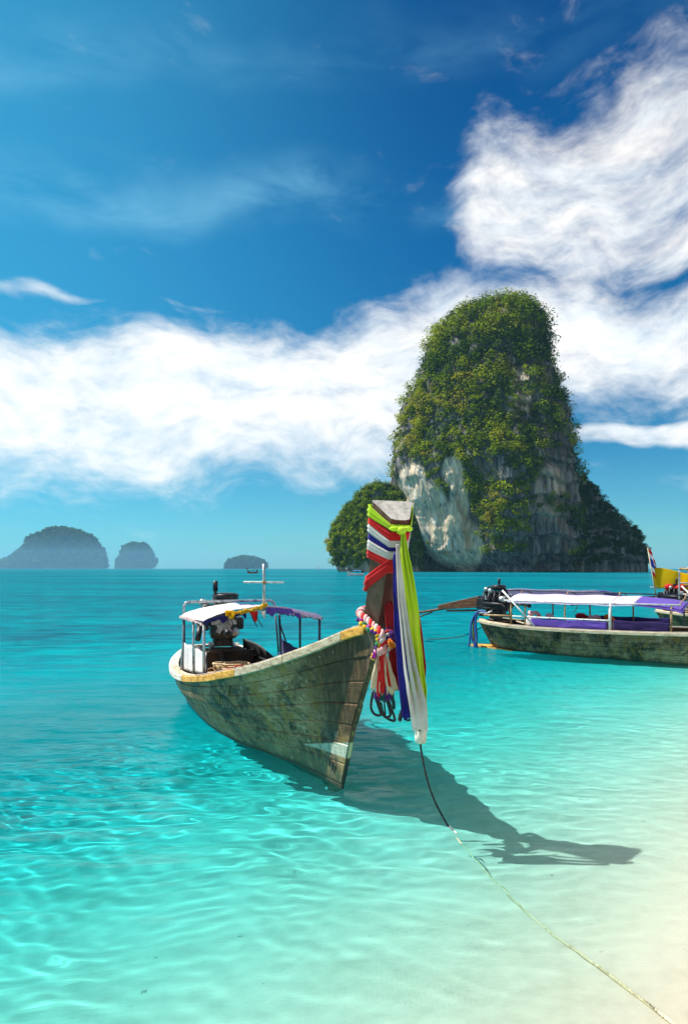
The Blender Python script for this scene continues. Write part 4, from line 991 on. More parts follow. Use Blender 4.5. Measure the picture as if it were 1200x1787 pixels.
# ---- loose things in and on the near boat
def place(o, p): o.location = tuple(toworld(p)); return o
ty = empty('tyre', tuple(toworld((-4.15, -0.68, 0.42))), BRZ+R(6))
tt = MB(); ring = []
for k in range(28):
    a = 2*math.pi*k/28; ring.append((0.215*math.cos(a), 0, 0.30+0.215*math.sin(a)))
ta = MB().tube(ring, 0.088, 12, True).build('tread', M['rubber'], ty, True); ta.scale = (1, 0.9, 1)
MB().lathe((0, -0.085, 0.30), (0, 1, 0), [(0.15, 0), (0.155, 0.01), (0.15, 0.17), (0.135, 0.17), (0.135, 0)], 24).build('bead', M['black_rod'], ty, True)
tag(ty, 'black rubber tyre leaning inside the white side screen', 'tyre')
bx = empty('red_crate', tuple(toworld((-4.45, 0.03, 0.376))), BRZ+R(8))
k_ = MB(); k_.box((0, 0, 0.10), (0.20, 0.34, 0.19)); k_.build('crate_body', M['red_plastic'], bx, False, 0.02)
MB().box((0, 0, 0.205), (0.215, 0.355, 0.025)).build('lid', M['red_plastic'], bx, False, 0.008)
MB().tube(catmull([(0.0, -0.09, 0.215), (0, -0.06, 0.255), (0, 0.06, 0.255), (0, 0.09, 0.215)], 12), 0.01, 6).build('handle', M['red_plastic'], bx, True)
tag(bx, 'red plastic box on the floor boards beside the coiled rope', 'box')
rp = []; rr = np.random.default_rng(8)
for k in range(420):
    a = k*0.165; r_ = 0.25+0.07*math.sin(k*0.05)+rr.normal(0, 0.012); rp.append((r_*1.05*math.cos(a), r_*math.sin(a)*1.15, 0.03+0.16*(k/420)+0.04*math.sin(k*0.11)))
rc = tubeobj('rope_coil', rp, 0.016, M['rope_tan'], None, 6)
rc.location = tuple(toworld((-4.95, 0.10, 0.40))); rc.rotation_euler = (0, 0, BRZ); tag(rc, 'heap of coiled tan rope on the boat floor', 'rope')
bt = empty('water_bottle', tuple(toworld((-4.55, 0.74, 0.376))), 0)
MB().lathe((0, 0, 0), (0, 0, 1), [(0.04, 0), (0.045, 0.01), (0.045, 0.19), (0.03, 0.24), (0.016, 0.265), (0.016, 0.28)], 12).build('bottle_body', M['plastic_clear'], bt, True)
MB().lathe((0, 0, 0.28), (0, 0, 1), [(0.02, 0), (0.02, 0.025)], 10).build('cap', M['blue_paint'], bt, True)
bt.location.z = toworld((0, 0, 0.50))[2]
tag(bt, 'pale plastic water bottle by the far rail', 'bottle')
sp = MB()
for k in range(9):
    a = k*2.4; b0 = np.array([0.03*math.cos(a), 0.03*math.sin(a), 0.02+0.02*k]); d = np.array([math.cos(a), math.sin(a), 0.7]); d /= np.linalg.norm(d); s1 = np.cross(d, (0, 0, 1)); s1 /= np.linalg.norm(s1)
    sp.add([b0, b0+d*0.06+s1*0.03, b0+d*0.13+(0, 0, -0.01), b0+d*0.06-s1*0.03], [(0, 1, 2, 3)])
sp.tube([(0, 0, 0), (0, 0, 0.2)], 0.006, 5)
pl = sp.build('leafy_sprig', M['leaf'], None); pl.location = tuple(toworld((-4.1, -0.08, 0.376))); tag(pl, 'small green leafy sprig lying on the deck boards', 'plant')
jw = MB().tube(catmull([(0, 0, 0.02), (0.12, 0.05, 0.1), (0.05, 0.16, 0.2), (-0.1, 0.1, 0.12), (-0.08, -0.08, 0.03), (0.1, -0.1, 0.05)], 40), 0.014, 6).build('brown_rope', M['wood_brown'], None, True)
jw.location = tuple(toworld((-4.6, -0.45, 0.38))); tag(jw, 'short loop of brown rope beside the white side screen', 'rope')

# little flags and bows tied along the front of the roof
def ribbon(name, path, width, mat, facing=(0, -1, 0), pleats=2.0, amp=0.012, th=0.004, n=40, m=12, seed=0, parent=None, flare=None, twist=0.0):
    P = catmull(path, n); T = np.gradient(P, axis=0); T /= np.linalg.norm(T, axis=1)[:, None]
    fa = np.asarray(facing, float)
    wd = np.interp(np.linspace(0, 1, n), np.linspace(0, 1, len(width)), width) if not np.isscalar(width) else np.full(n, width)
    out = np.zeros((n, m, 3)); s = np.linspace(-0.5, 0.5, m)
    for i in range(n):
        sd = np.cross(T[i], fa); sd /= np.linalg.norm(sd)+1e-9; nr = np.cross(sd, T[i])
        ph = seed*1.7+i*0.05+twist*i; am = amp*(0.5+0.5*min(1, wd[i]/0.1))*(0.75+0.5*math.sin(i*0.21+seed))
        h = am*np.sin(2*math.pi*pleats*(s+0.5)+ph)+0.4*am*np.sin(2*math.pi*pleats*2.3*(s+0.5)-ph*1.3)
        edge = 0.006*vnoise(np.array([[i*0.35, 0, seed*3.1]]), 7)[0]
        out[i] = P[i]+sd*((s*wd[i])[:, None])+nr*h[:, None]+sd*edge
    if flare: out[-1] += np.array([0, 0, 1])*(flare*vnoise(np.stack([np.arange(m)*0.8, np.zeros(m), np.full(m, seed)], -1), 3))[:, None]
    return sheet_cloth(name, out, M[mat], parent, th)
bw = MB()
rr = np.random.default_rng(5)
bunt = empty('bunting', tuple(toworld((-2.80, 0.0, 1.55))), BRZ)
tag(bunt, 'yellow garland with small red and white pennants on the roof edge', 'bunting')
def brl(s_, y, z): return np.array([s_+2.80, y, z-1.55])
gp = catmull([brl(-2.80, -0.40, 1.60), brl(-2.80, -0.25, 1.62), brl(-2.80, -0.1, 1.655), brl(-2.80, 0.0, 1.70)], 60)
gm = MB()
for k, p in enumerate(gp): gm.ball(p+rr.normal(0, 0.006, 3), rr.uniform(0.018, 0.028), 6, 4, k, 0.3)
gm.build('garland_string', M['gold_cloth'], bunt, False)
gm = MB()
for k in range(14): gm.ball(brl(-2.79, -0.49, 1.575)+rr.normal(0, 0.028, 3), 0.026, 6, 4, k, 0.3)
gm.build('rosette', M['yellow_cloth'], bunt, False)
for (ya, yb, dr, mt) in [(-0.24, -0.10, 0.15, 'red_cloth'), (-0.09, 0.0, 0.10, 'white_sash'), (-0.36, -0.27, 0.10, 'blue_cloth')]:
    P = np.zeros((8, 8, 3))
    for i in range(8):
        q = i/7
        for j in range(8):
            t = j/7; P[i, j] = brl(-2.80+0.012*math.sin(t*5+q*3), ya+(yb-ya)*(0.5+(t-0.5)*(1-q*0.85))+0.03*q, 1.615-dr*q)
    sheet_cloth('pennant', P, M[mt], bunt, 0.003)
for k, y in enumerate((-0.55, -0.50, -0.44, -0.20, -0.13)):
    tubeobj('streamer', catmull([brl(-2.79, y, 1.56), brl(-2.79, y+0.02, 1.50), brl(-2.79, y+0.05+0.01*k, 1.43-0.01*k)], 10), 0.006, M['black_rod'], bunt, 5)

# ---- cloths on the bow post
PC = np.array([1.05, 0, 0])
def wrap(name, za0, za1, zf0, zf1, off, mat, seed, label, amp=0.0045, cat='cloth wrap', u0=0.0, u1=1.0):
    """band round the post: upper/lower edge heights on the aft corners (za) and on the front corners (zf)"""
    def cor(z, aft, side):
        x = np.interp(z, ZA, XA) if aft else np.interp(z, ZF, XF)
        b = np.interp(z, *WA) if aft else np.interp(z, *WF); return np.array([x, -side*b, z])
    rows = 9; ring = []
    for r_ in range(rows):
        q = r_/(rows-1); za, zf = za0+(za1-za0)*q, zf0+(zf1-zf0)*q
        c4 = [cor(za, 1, 1), cor(zf, 0, 1), cor(zf, 0, -1), cor(za, 1, -1)]
        ctr = sum(c4)/4; pts = []
        for a, b in zip(c4, c4[1:]+c4[:1]):
            for k in range(10): pts.append(a+(b-a)*(k/10.0))
        pts = np.array(pts)
        d = pts-ctr; d[:, 2] = 0; d /= np.linalg.norm(d, axis=1)[:, None]
        th_ = np.arange(len(pts))
        h = off+amp*np.sin(q*math.pi*5+0.06*th_+seed)+amp*0.7*vnoise(np.stack([th_*0.12, np.full(len(pts), q*5), np.full(len(pts), seed*1.0)], -1), 3)-0.004*(abs(q-0.5)*2)**4
        ring.append(pts+d*h[:, None])
    P = np.array(ring); n_, m_, _ = P.shape
    o = link(name, mesh_from(name, P.reshape(-1, 3), gridfaces(n_, m_, True), M[mat], True))
    s = o.modifiers.new('thickness', 'SOLIDIFY'); s.thickness = 0.005; s.offset = 0
    o.location = BO; o.rotation_euler = (0, 0, BRZ); tag(o, label, cat, 'cloths wrapped round the bow post'); return o
wrap('post_wrap', 2.74, 2.635, 2.56, 2.515, 0.020, 'lime_cloth', 1, 'lime yellow cloth wrapped topmost round the bow post')
wrap('post_wrap', 2.640, 2.575, 2.50, 2.425, 0.016, 'red_cloth', 2, 'bright red band just under the lime cloth on the bow post')
wrap('post_wrap', 2.580, 2.505, 2.43, 2.375, 0.019, 'white_sash', 3, 'upper white band on the bow post, between red and navy')
wrap('post_wrap', 2.510, 2.440, 2.38, 2.335, 0.015, 'blue_cloth', 4, 'navy band on the bow post between two white bands')
wrap('post_wrap', 2.445, 2.365, 2.34, 2.275, 0.019, 'white_sash', 5, 'lower white band on the bow post, between navy and red')
wrap('post_wrap', 2.370, 2.295, 2.28, 2.215, 0.017, 'red_cloth', 6, 'red band at the bottom of the striped wraps on the bow post')
wrap('post_wrap', 2.13, 2.00, 2.27, 2.16, 0.022, 'red_cloth', 7, 'red sash slanting across the bare wood of the bow post', 0.007)
kn = empty('cloth_knot', tuple(at(700, 926, 5.60)), 0)
gm = MB(); gm.ball((0, 0, 0), (0.045, 0.035, 0.035), 12, 8, 1, 0.12); gm.ball((-0.05, 0.01, 0.015), (0.05, 0.03, 0.022), 10, 6, 2, 0.12); gm.ball((0.05, 0.01, 0.015), (0.05, 0.03, 0.022), 10, 6, 3, 0.12)
gm.build('knot', M['lime_cloth'], kn, True); tag(kn, 'lime yellow knot tied at the front of the bow post', 'knot', 'cloths wrapped round the bow post')
SG = 'long sashes hanging from the bow post'
def sash(name, pix_path, d, width_px, mat, label, **kw):
    pts = [at(px, py, dd) for (px, py), dd in zip(pix_path, np.linspace(d[0], d[1], len(pix_path)))]
    o = ribbon(name, pts, [q/FPX*d[0] for q in width_px], mat, **kw); tag(o, label, 'sash', SG); return o
sash('sash', [(702, 928), (707, 985), (716, 1060), (724, 1140), (729, 1200), (732, 1262)], (5.60, 5.57), [6, 19, 25, 26, 28, 26], 'lime_cloth', 'lime yellow sash hanging full length down the bow', pleats=2.6, amp=0.026, seed=1, flare=0.03)
sash('sash', [(692, 950), (697, 1010), (705, 1090), (716, 1170), (727, 1225), (733, 1277)], (5.57, 5.52), [4, 11, 16, 24, 30, 27], 'white_sash', 'white sash hanging in front of the lime one, frayed end', pleats=2.4, amp=0.026, seed=3, flare=0.04)
sash('sash', [(689, 965), (691, 1020), (696, 1090), (703, 1170), (710, 1254)], (5.58, 5.54), [7, 11, 16, 20, 18], 'blue_cloth', 'navy blue sash hanging left of the white one', pleats=1.5, amp=0.012, seed=5, flare=0.02)
sash('sash', [(702, 940), (713, 1000), (727, 1080), (736, 1150), (739, 1212)], (5.64, 5.62), [8, 10, 11, 10, 8], 'dred_cloth', 'thin dark red sash showing behind the lime one', pleats=1.5, amp=0.01, seed=7)
sash('sash', [(676, 1050), (685, 1090), (692, 1140), (694, 1205)], (5.86, 5.80), [14, 26, 30, 34], 'dred_cloth', 'broad dark red sash behind the tasselled garland', pleats=1.6, amp=0.016, seed=9)
# garland
gar = empty('garland', tuple(at(668, 1110, 5.82)), 0); go = np.array(gar.location)
tag(gar, 'braided red and white garland with streaming tassel round the bow', 'garland')
def twist_rope(path, r, mats, pitch, n=120, sr=None):
    P = catmull(path, n); T = np.gradient(P, axis=0); seg = np.linalg.norm(T, axis=1); T /= seg[:, None]; s = np.cumsum(seg)
    u = np.cross(T, (0, 1, 0)); u /= np.linalg.norm(u, axis=1)[:, None]; v = np.cross(T, u)
    for k, mt in enumerate(mats):
        a = 2*math.pi*(s/pitch)+2*math.pi*k/len(mats)
        Q = P+r*(np.cos(a)[:, None]*u+np.sin(a)[:, None]*v)-go
        tubeobj('strand', Q, (sr or r*1.05)*(1+0.22*vnoise(np.stack([s*30, np.full(len(s), k*7.0), s*0], -1), 5)), M[mt], gar, 8)
def ga(px, py, d): return at(px, py, d)
# starboard face, round behind the post and along the port side
twist_rope([ga(640, 1062, 6.22), ga(627, 1070, 6.08), ga(640, 1082, 5.96), ga(655, 1095, 5.86), ga(666, 1107, 5.80), ga(667, 1125, 5.79), ga(666, 1142, 5.79)], 0.018, ['red_cloth', 'white_sash', 'pink_cloth'], 0.12, 150)
twist_rope([ga(640, 1062, 6.22), ga(662, 1056, 6.24), ga(680, 1066, 6.10), ga(683, 1085, 5.98), ga(679, 1100, 5.86), ga(673, 1112, 5.82), ga(677, 1122, 5.82), ga(680, 1134, 5.82)], 0.017, ['blue_cloth', 'white_sash', 'dred_cloth'], 0.11, 150)
bc = ['gold_cloth', 'violet', 'magenta', 'gold_cloth', 'green_cloth', 'gold_cloth', 'magenta', 'green_cloth', 'gold_cloth', 'violet']
bpth = catmull([ga(625, 1076, 6.05), ga(633, 1089, 5.94), ga(645, 1098, 5.86), ga(656, 1103, 5.82), ga(661, 1112, 5.80), ga(659, 1125, 5.79), ga(656, 1138, 5.79), ga(652, 1147, 5.79)], 26)
proto = {}
for k, p in enumerate(bpth):
    mt = bc[k % len(bc)]
    if mt not in proto: proto[mt] = MB().ball((0, 0, 0), (0.026, 0.022, 0.019), 8, 6, k, 0.15).build('bead', M[mt], gar, True); o = proto[mt]
    else: o = proto[mt].copy(); COL.objects.link(o); o.parent = gar
    o.location = tuple(p-go+np.array([0.008*(-1)**k, -0.008, 0.006*(-1)**k])); o.rotation_euler = (0, 0.7*(-1)**k, 0.4*k)
gm = MB(); gm.ball(ga(664, 1136, 5.79)-go, (0.06, 0.045, 0.05), 12, 8, 3, 0.2); gm.build('binding', M['pink_cloth'], gar, True)
ts = [('cream_cloth', (659, 1142), (653, 1204), 14), ('cream_cloth', (668, 1142), (661, 1210), 12), ('red_cloth', (664, 1140), (667, 1212), 16), ('red_cloth', (668, 1138), (674, 1200), 15), ('dred_cloth', (668, 1146), (672, 1216), 14), ('red_cloth', (670, 1142), (679, 1206), 12), ('cream_cloth', (671, 1140), (686, 1204), 15), ('cream_cloth', (673, 1142), (681, 1210), 12), ('violet', (664, 1180), (658, 1218), 11), ('teal_cloth', (668, 1180), (669, 1225), 10), ('violet', (672, 1190), (679, 1222), 10), ('orange_cloth', (678, 1115), (686, 1132), 12), ('violet', (682, 1100), (686, 1116), 14), ('magenta', (655, 1135), (652, 1150), 8)]
for k, (mt, a, b, wpx) in enumerate(ts):
    d0_ = 5.78-0.006*(k % 4)
    pts = [ga(a[0], a[1], d0_)-go, ga(a[0]*0.6+b[0]*0.4, a[1]*0.6+b[1]*0.4, d0_-0.02)-go, ga(b[0], b[1], d0_-0.02)-go]
    ribbon('tassel_strip', pts, [wpx*0.35/FPX*5.8, wpx*0.8/FPX*5.8, wpx*1.15/FPX*5.8], mt, pleats=1.5, amp=0.012, n=24, m=9, seed=k, parent=gar, flare=0.03)
ss_ = ribbon('cloth_strip', [at(682, 1195, 5.95), at(684, 1215, 5.95), at(687, 1238, 5.95)], [0.03, 0.035, 0.03], 'teal_cloth', pleats=0.5, amp=0.005, n=16, m=6, seed=2); tag(ss_, 'narrow dark teal strip hanging behind the tassel', 'cloth strip')
# bent rod ladder hung over the port bow
ld = empty('rope_ladder', tuple(at(668, 1215, 6.0)), 0); lo_ = np.array(ld.location)
for pts in ([(651, 1205), (647, 1232), (651, 1244), (657, 1248), (664, 1247), (660, 1232), (655, 1218)], [(659, 1212), (664, 1240), (672, 1251), (681, 1247), (675, 1222), (672, 1205)], [(664, 1226), (668, 1245), (676, 1254), (687, 1258), (688, 1252), (681, 1232), (676, 1215)]):
    tubeobj('ladder_rung', catmull([at(x, y, 6.0)-lo_ for x, y in pts], 30), 0.012, M['black_rod'], ld, 7)
tubeobj('ladder_tie', catmull([at(668, 1200, 6.0)-lo_, at(670, 1225, 6.0)-lo_, at(672, 1250, 6.0)-lo_], 10), 0.008, M['black_rod'], ld, 6)
tag(ld, 'black bent rod ladder hanging over the bow below the tassel', 'ladder')
hk = tubeobj('black_cord', catmull([at(x, y, 5.85) for x, y in [(702, 1205), (702, 1235), (699, 1255), (697, 1257), (696, 1253), (700, 1240), (706, 1232)]], 40), 0.011, M['rope_black'], None, 7); tag(hk, 'doubled black cord hanging left of the navy sash', 'cord')
hk = tubeobj('hook', catmull([at(x, y, 5.62) for x, y in [(708, 1240), (708, 1253), (711, 1257), (716, 1256)]], 20), 0.009, M['black_rod'], None, 7); tag(hk, 'small black hook below the navy sash end', 'hook')
# foam sleeve and mooring line
sl_o = empty('mooring_float', tuple(at(733, 1279, 5.62)), 0); slo = np.array(sl_o.location)
gm = MB(); gm.lathe((0, 0, -0.085), (0.05, 0, 1), [(0.030, 0), (0.046, 0.012), (0.050, 0.06), (0.047, 0.13), (0.035, 0.165)], 12); fo = gm.build('sleeve', M['foam'], sl_o, True)
gm = MB(); gm.ball((-0.014, -0.045, 0.052), (0.022, 0.014, 0.026), 8, 6, 4, 0.3); gm.build('stain_patch', M['moss'], sl_o, True)
tag(sl_o, 'stained whitish sleeve on the mooring line under the sashes', 'float')
line = empty('mooring_line', tuple(at(733, 1295, 5.62)), 0); ln0 = np.array(line.location)
l1 = catmull([at(732, 1262, 5.63), at(733, 1297, 5.62), at(738, 1330, 5.60), at(747, 1368, 5.58), at(760, 1402, 5.56), at(778, 1436, 5.55), at(783, 1442, 5.55)], 50)-ln0
tubeobj('black_length', l1, 0.0085, M['rope_black'], line, 8)
l2 = catmull([at(783, 1442, 5.55), at(790, 1449, 5.53), at(797, 1455, 5.50)], 12)-ln0; tubeobj('white_splice', l2, 0.010, M['white_sash'], line, 8)
wp = [(0.905, 5.50, 0.03), (0.95, 5.42, -0.015), (1.03, 5.13, -0.09), (1.115, 4.78, -0.12), (1.21, 4.46, -0.125), (1.28, 4.19, -0.105), (1.365, 3.96, -0.075), (1.45, 3.75, -0.05), (1.53, 3.5, -0.022), (1.60, 3.28, -0.004), (1.72, 3.0, -0.02), (2.1, 2.3, 0.06)]
l3 = catmull(wp, 400)-ln0
T = np.gradient(l3, axis=0); T /= np.linalg.norm(T, axis=1)[:, None]; u_ = np.cross(T, (0, 0, 1)); u_ /= np.linalg.norm(u_, axis=1)[:, None]; v_ = np.cross(T, u_)
ss2 = np.arange(400)*0.62; rad = np.interp(np.arange(400), [0, 60, 200, 400], [0.003, 0.004, 0.0055, 0.007])
for k in range(3):
    a = ss2+2*math.pi*k/3
    tubeobj('strand', l3+rad[:, None]*(np.cos(a)[:, None]*u_+np.sin(a)[:, None]*v_), rad*0.95, M['rope_sand'], line, 6)
tag(line, 'mooring line running from the bow across the sand to lower right', 'rope')
# ------------------------------------------------------------------ the two boats moored to the right
def moored_boat(root, L, seed, hullmat, full=True, tall_frame=False):
    rr = np.random.default_rng(seed)
    fx = lambda t: -L+t                                   # t metres forward of the stern
    G = [(0.9, 0.03, 1.75), (0.4, 0.14, 1.50), (-0.5, 0.42, 1.12), (-1.8, 0.72, 0.86), (-3.5, 0.90, 0.70), (-5.5, 0.95, 0.615), (-7.5, 0.93, 0.585), (-8.8, 0.86, 0.60), (-9.5, 0.74, 0.64), (-9.85, 0.58, 0.67), (-10.0, 0.40, 0.69)]
    Wl = [(0.0, 0.02), (-1.2, 0.30), (-2.6, 0.58), (-4.2, 0.74), (-6.0, 0.78), (-7.6, 0.74), (-8.6, 0.62), (-9.2, 0.46), (-9.6, 0.26)]
    K = [(-0.3, -0.3), (-3, -0.38), (-6, -0.38), (-8.5, -0.30), (-9.4, -0.2)]
    st = [(-0.3, -0.3), (0.0, 0.0), (0.4, 0.75), (0.75, 1.3), (0.95, 1.75)]
    sc_ = L/10.0
    G = [(x, b, z+0.07) for x, b, z in G]
    G = [(x*sc_, b, z) for x, b, z in G]; Wl = [(x*sc_, b) for x, b in Wl]; K = [(x*sc_, z) for x, z in K]
    P, g = hull_grid(G, Wl, K, st, 90, 24)
    vb = [0, 0.13, 0.26, 0.39, 0.52, 0.64, 0.75, 1.0]
    for side in (1, -1):
        for j in range(len(vb)-1):
            cuts = [0.0, 0.34+rr.uniform(-0.1, 0.1), 0.7+rr.uniform(-0.1, 0.1), 1.0]
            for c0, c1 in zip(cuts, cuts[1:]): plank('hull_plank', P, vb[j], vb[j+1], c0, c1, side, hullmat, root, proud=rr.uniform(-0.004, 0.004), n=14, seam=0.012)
    inner_skin(root, P, M['wood_dark'], rows=19)
    def gp(u0, u1, n, dz, side, off):
        q = np.array([surf(P, np.array(0.0), np.array(u)) for u in np.linspace(u0, u1, n)]); q[:, 1] = np.maximum(q[:, 1]+off, 0); q[:, 2] += dz; q[:, 1] *= -side; return q
    for side in (1, -1):
        for u0, u1, mm in [(0.02, 0.4, 'wood_pale'), (0.401, 0.72, 'wood_pale'), (0.721, 1.0, 'wood_pale')]:
            rail('gunwale_rail', gp(u0, u1, 24, 0.04, side, 0.02), 0.08, 0.08, M[mm], root, 0.6, side)
            rail('covering_board', gp(u0, u1, 24, 0.055, side, -0.06), 0.13, 0.035, M['wood_pale' if u0 > 0.5 else 'wood_grey'], root, 0.45, side)
    tm = MB(); e0 = P[:20, -1]; tv = [(p[0], -p[1], p[2]) for p in e0]+[(p[0], p[1], p[2]) for p in e0]; k = len(e0)
    tm.add(tv, [(i, i+1, k+i+1, k+i) for i in range(k-1)]); t_ = tm.build('transom', M['wood_brown'], root); s = t_.modifiers.new('thickness', 'SOLIDIFY'); s.thickness = 0.05
    MB().box((fx(-0.02), 0, 0.73), (0.12, 0.95, 0.05)).build('transom_cap', M['wood_pale'], root, False, 0.01)
    # brown skeg plank running out astern at the waterline
    sk = MB(); sk.add([(fx(-0.50), -0.05, -0.02), (fx(0.1), -0.30, 0.0), (fx(1.0), -0.62, -0.03), (fx(1.05), -0.58, -0.10), (fx(0.1), 0.26, -0.05), (fx(-0.5), 0.05, -0.06),
            (fx(-0.50), -0.05, 0.03), (fx(0.1), -0.30, 0.05), (fx(1.0), -0.62, 0.02), (fx(1.05), -0.58, 0.0), (fx(0.1), 0.26, 0.07), (fx(-0.5), 0.05, 0.03)],
           [(5, 4, 3, 2, 1, 0), (6, 7, 8, 9, 10, 11)]+[(i, (i+1) % 6, (i+1) % 6+6, i+6) for i in range(6)]); sk.build('skeg', M['wood_orange'], root)
    for s_ in np.arange(0.4, L-2.2, 0.2):
        b = np.interp(s_, [0.3, 1.5, 4, 7, L-2], [0.42, 0.70, 0.82, 0.72, 0.4]); MB().box((fx(s_), 0, 0.26), (0.188, 2*b, 0.03)).build('floor_board', M['wood_deck'], root, False, 0.004)
    for s_ in (1.3, 2.6, 3.9, 5.2):
        MB().box((fx(s_), 0, 0.50), (0.26, 1.62, 0.04)).build('thwart', M['wood_pale'], root, False, 0.006)
    MB().box((fx(0.35), 0, 0.55), (0.2, 1.2, 0.3)).build('engine_beam', M['wood_dark'], root, False, 0.012)
    # bow post
    V = []; zz = np.linspace(0.2, 3.0, 30)
    for z in zz:
        xf = np.interp(z, [0, 0.75, 1.3, 1.75, 2.2, 3.0], [0.03, 0.43, 0.78, 0.98, 1.12, 1.28]); xa = np.interp(z, [0, 1.2, 1.7, 1.9, 2.3, 3.0], [-0.2, 0.4, 0.66, 0.82, 0.94, 1.06]); wa = np.interp(z, [0, 1.6, 3.0], [0.04, 0.1, 0.17]); wf = np.interp(z, [0, 1.6, 3.0], [0.02, 0.04, 0.07])
        V += [(xa, -wa, z), (xf, -wf, z), (xf, wf, z), (xa, wa, z)]
    F = [(i*4+k, i*4+(k+1) % 4, (i+1)*4+(k+1) % 4, (i+1)*4+k) for i in range(29) for k in range(4)]+[(3, 2, 1, 0), (116, 117, 118, 119)]
    link('bow_post', mesh_from('bow_post', V, F, M['post_wood'], False), root)
    def gz(t): return float(np.interp(-fx(t), -g[:, 0], g[:, 2]))+0.05
    def gb(t): return float(np.interp(-fx(t), -g[:, 0], g[:, 1]))
    def post(t, side, top, mat, r=0.022, lean=0.0):
        y = -side*(gb(t)-0.07); tubeobj('canopy_post', [(fx(t), y, gz(t)), (fx(t+lean), y*0.97, top)], r, M[mat], root, 8)
    for t, mm, r in [(1.05, 'rust', 0.026), (1.45, 'rust', 0.024), (2.5, 'rust', 0.022), (3.6, 'metal_white', 0.036), (4.95, 'rust', 0.024)]:
        post(t, 1, 1.36, mm, r)
    for t, mm in [(0.4, 'rust'), (1.6, 'rust'), (2.6, 'rust'), (3.7, 'rust'), (4.9, 'metal_dark')]: post(t, -1, 1.42, mm)
    yb = -(gb(3)-0.07)
    tubeobj('roof_rail', [(fx(0.9), yb, 1.36), (fx(3), yb, 1.35), (fx(5.15), yb, 1.37)], 0.018, M['metal_white'], root, 8)
    tubeobj('roof_rail', [(fx(0.3), -yb, 1.42), (fx(3), -yb, 1.42), (fx(5.0), -yb, 1.42)], 0.018, M['metal_dark'], root, 8)
    tubeobj('roof_rail', [(fx(0.3), 0.02, 1.60), (fx(3), 0.02, 1.59), (fx(5.0), 0.02, 1.56)], 0.018, M['metal_dark'], root, 8)
    def rz(y, lo, hi): q = np.clip((y-yb)/(0.02-yb), 0, 1) if y < 0.02 else np.clip((-yb-y)/(-yb-0.02), 0, 1); return lo+(hi-lo)*np.sin(q*math.pi/2)
    for t in (1.05, 2.3, 3.6, 5.1): tubeobj('roof_bow', [(fx(t), y, rz(y, 1.34 if y < 0 else 1.42, 1.49 if y < 0 else 1.60)) for y in np.linspace(yb, -yb, 13)], 0.014, M['rust'], root, 6)
    def roof(t0, t1, y0, y1, lo, mat, sd, round_end=0.0, hang=0.05, hi=1.62):
        ys = np.linspace(y0, y1, 18); ts = np.linspace(t0, t1, 44); P_ = np.zeros((44, 18, 3)); fo = fbm(np.stack(np.meshgrid(ts*1.6, ys*4, indexing='ij')+[np.zeros((44, 18))], -1), 3, sd)
        for i, t in enumerate(ts):
            for j, y in enumerate(ys):
                z = rz(y, lo, hi)+0.018+0.018*fo[i, j]-0.02*math.sin(t*3.1)**2
                if round_end: z -= 0.14*max(0, (t-(t1-round_end))/round_end)**2
                if j == 0 and y0 < 0: z -= hang*(0.8+0.5*fo[i, j])
                P_[i, j] = (fx(t), y, z)
        return sheet_cloth('canopy_cloth', P_, M[mat], root)
    roof(0.25, 3.0, 0.03, -yb+0.05, 1.42, 'lav_cloth', seed+1); roof(3.02, 3.75, 0.03, -yb+0.05, 1.42, 'purple_cloth', seed+2, 0.6)
    roof(1.0, 4.15, yb-0.03, 0.02, 1.34, 'lav_cloth', seed+3, hi=1.50); roof(4.17, 5.2, yb-0.03, 0.02, 1.34, 'purple_cloth', seed+4, 0.9, hi=1.50)
    def screen(t0, t1, side, top, mat, sd):
        ts = np.linspace(t0, t1, 30); P_ = np.zeros((9, 30, 3))
        for i in range(9):
            q = i/8
            for k, t in enumerate(ts):
                y = -side*(gb(t)-0.05+0.014*vnoise(np.array([t*4, q*3, 0.0]), sd)); z = (top-0.02*abs(math.sin(t*4.2)))*(1-q)+(gz(t)+0.01)*q; P_[i, k] = (fx(t), y, z)
        return sheet_cloth('side_screen', P_, M[mat], root)
    screen(1.62, 3.54, 1, 0.93, 'purple_cloth', seed+5); screen(3.68, 4.92, 1, 0.97, 'dpurple_cloth', seed+6)
    screen(2.2, 4.6, -1, 0.95, 'navy_panel', seed+7)
    ts = np.linspace(1.1, 3.6, 20); tubeobj('screen_rail', [(fx(t), -(gb(t)-0.06), 0.945) for t in ts], 0.02, M['metal_white'], root, 8)
    tubeobj('grab_rail', [(fx(0.2), -(gb(0.3)-0.05), 0.93), (fx(1.1), -(gb(1.1)-0.08), 0.95)], 0.024, M['rust'], root, 8)
    tubeobj('grab_rail', [(fx(-0.15), -0.35, 0.98), (fx(0.25), -0.50, 0.96), (fx(0.4), -0.52, 1.05)], 0.028, M['metal'], root, 8)
    tubeobj('brace', [(fx(0.85), yb, 1.62), (fx(1.75), yb*1.04, gz(1.75))], 0.024, M['metal_white'], root, 8)
    tubeobj('brace', [(fx(1.2), yb+0.1, 0.82), (fx(1.7), yb+0.03, gz(1.7))], 0.02, M['wood_pale'], root, 6)
    MB().box((fx(0.75), -0.35, 0.47), (0.34, 0.26, 0.18)).build('tool_box', M['lav_cloth'], root, False, 0.02)
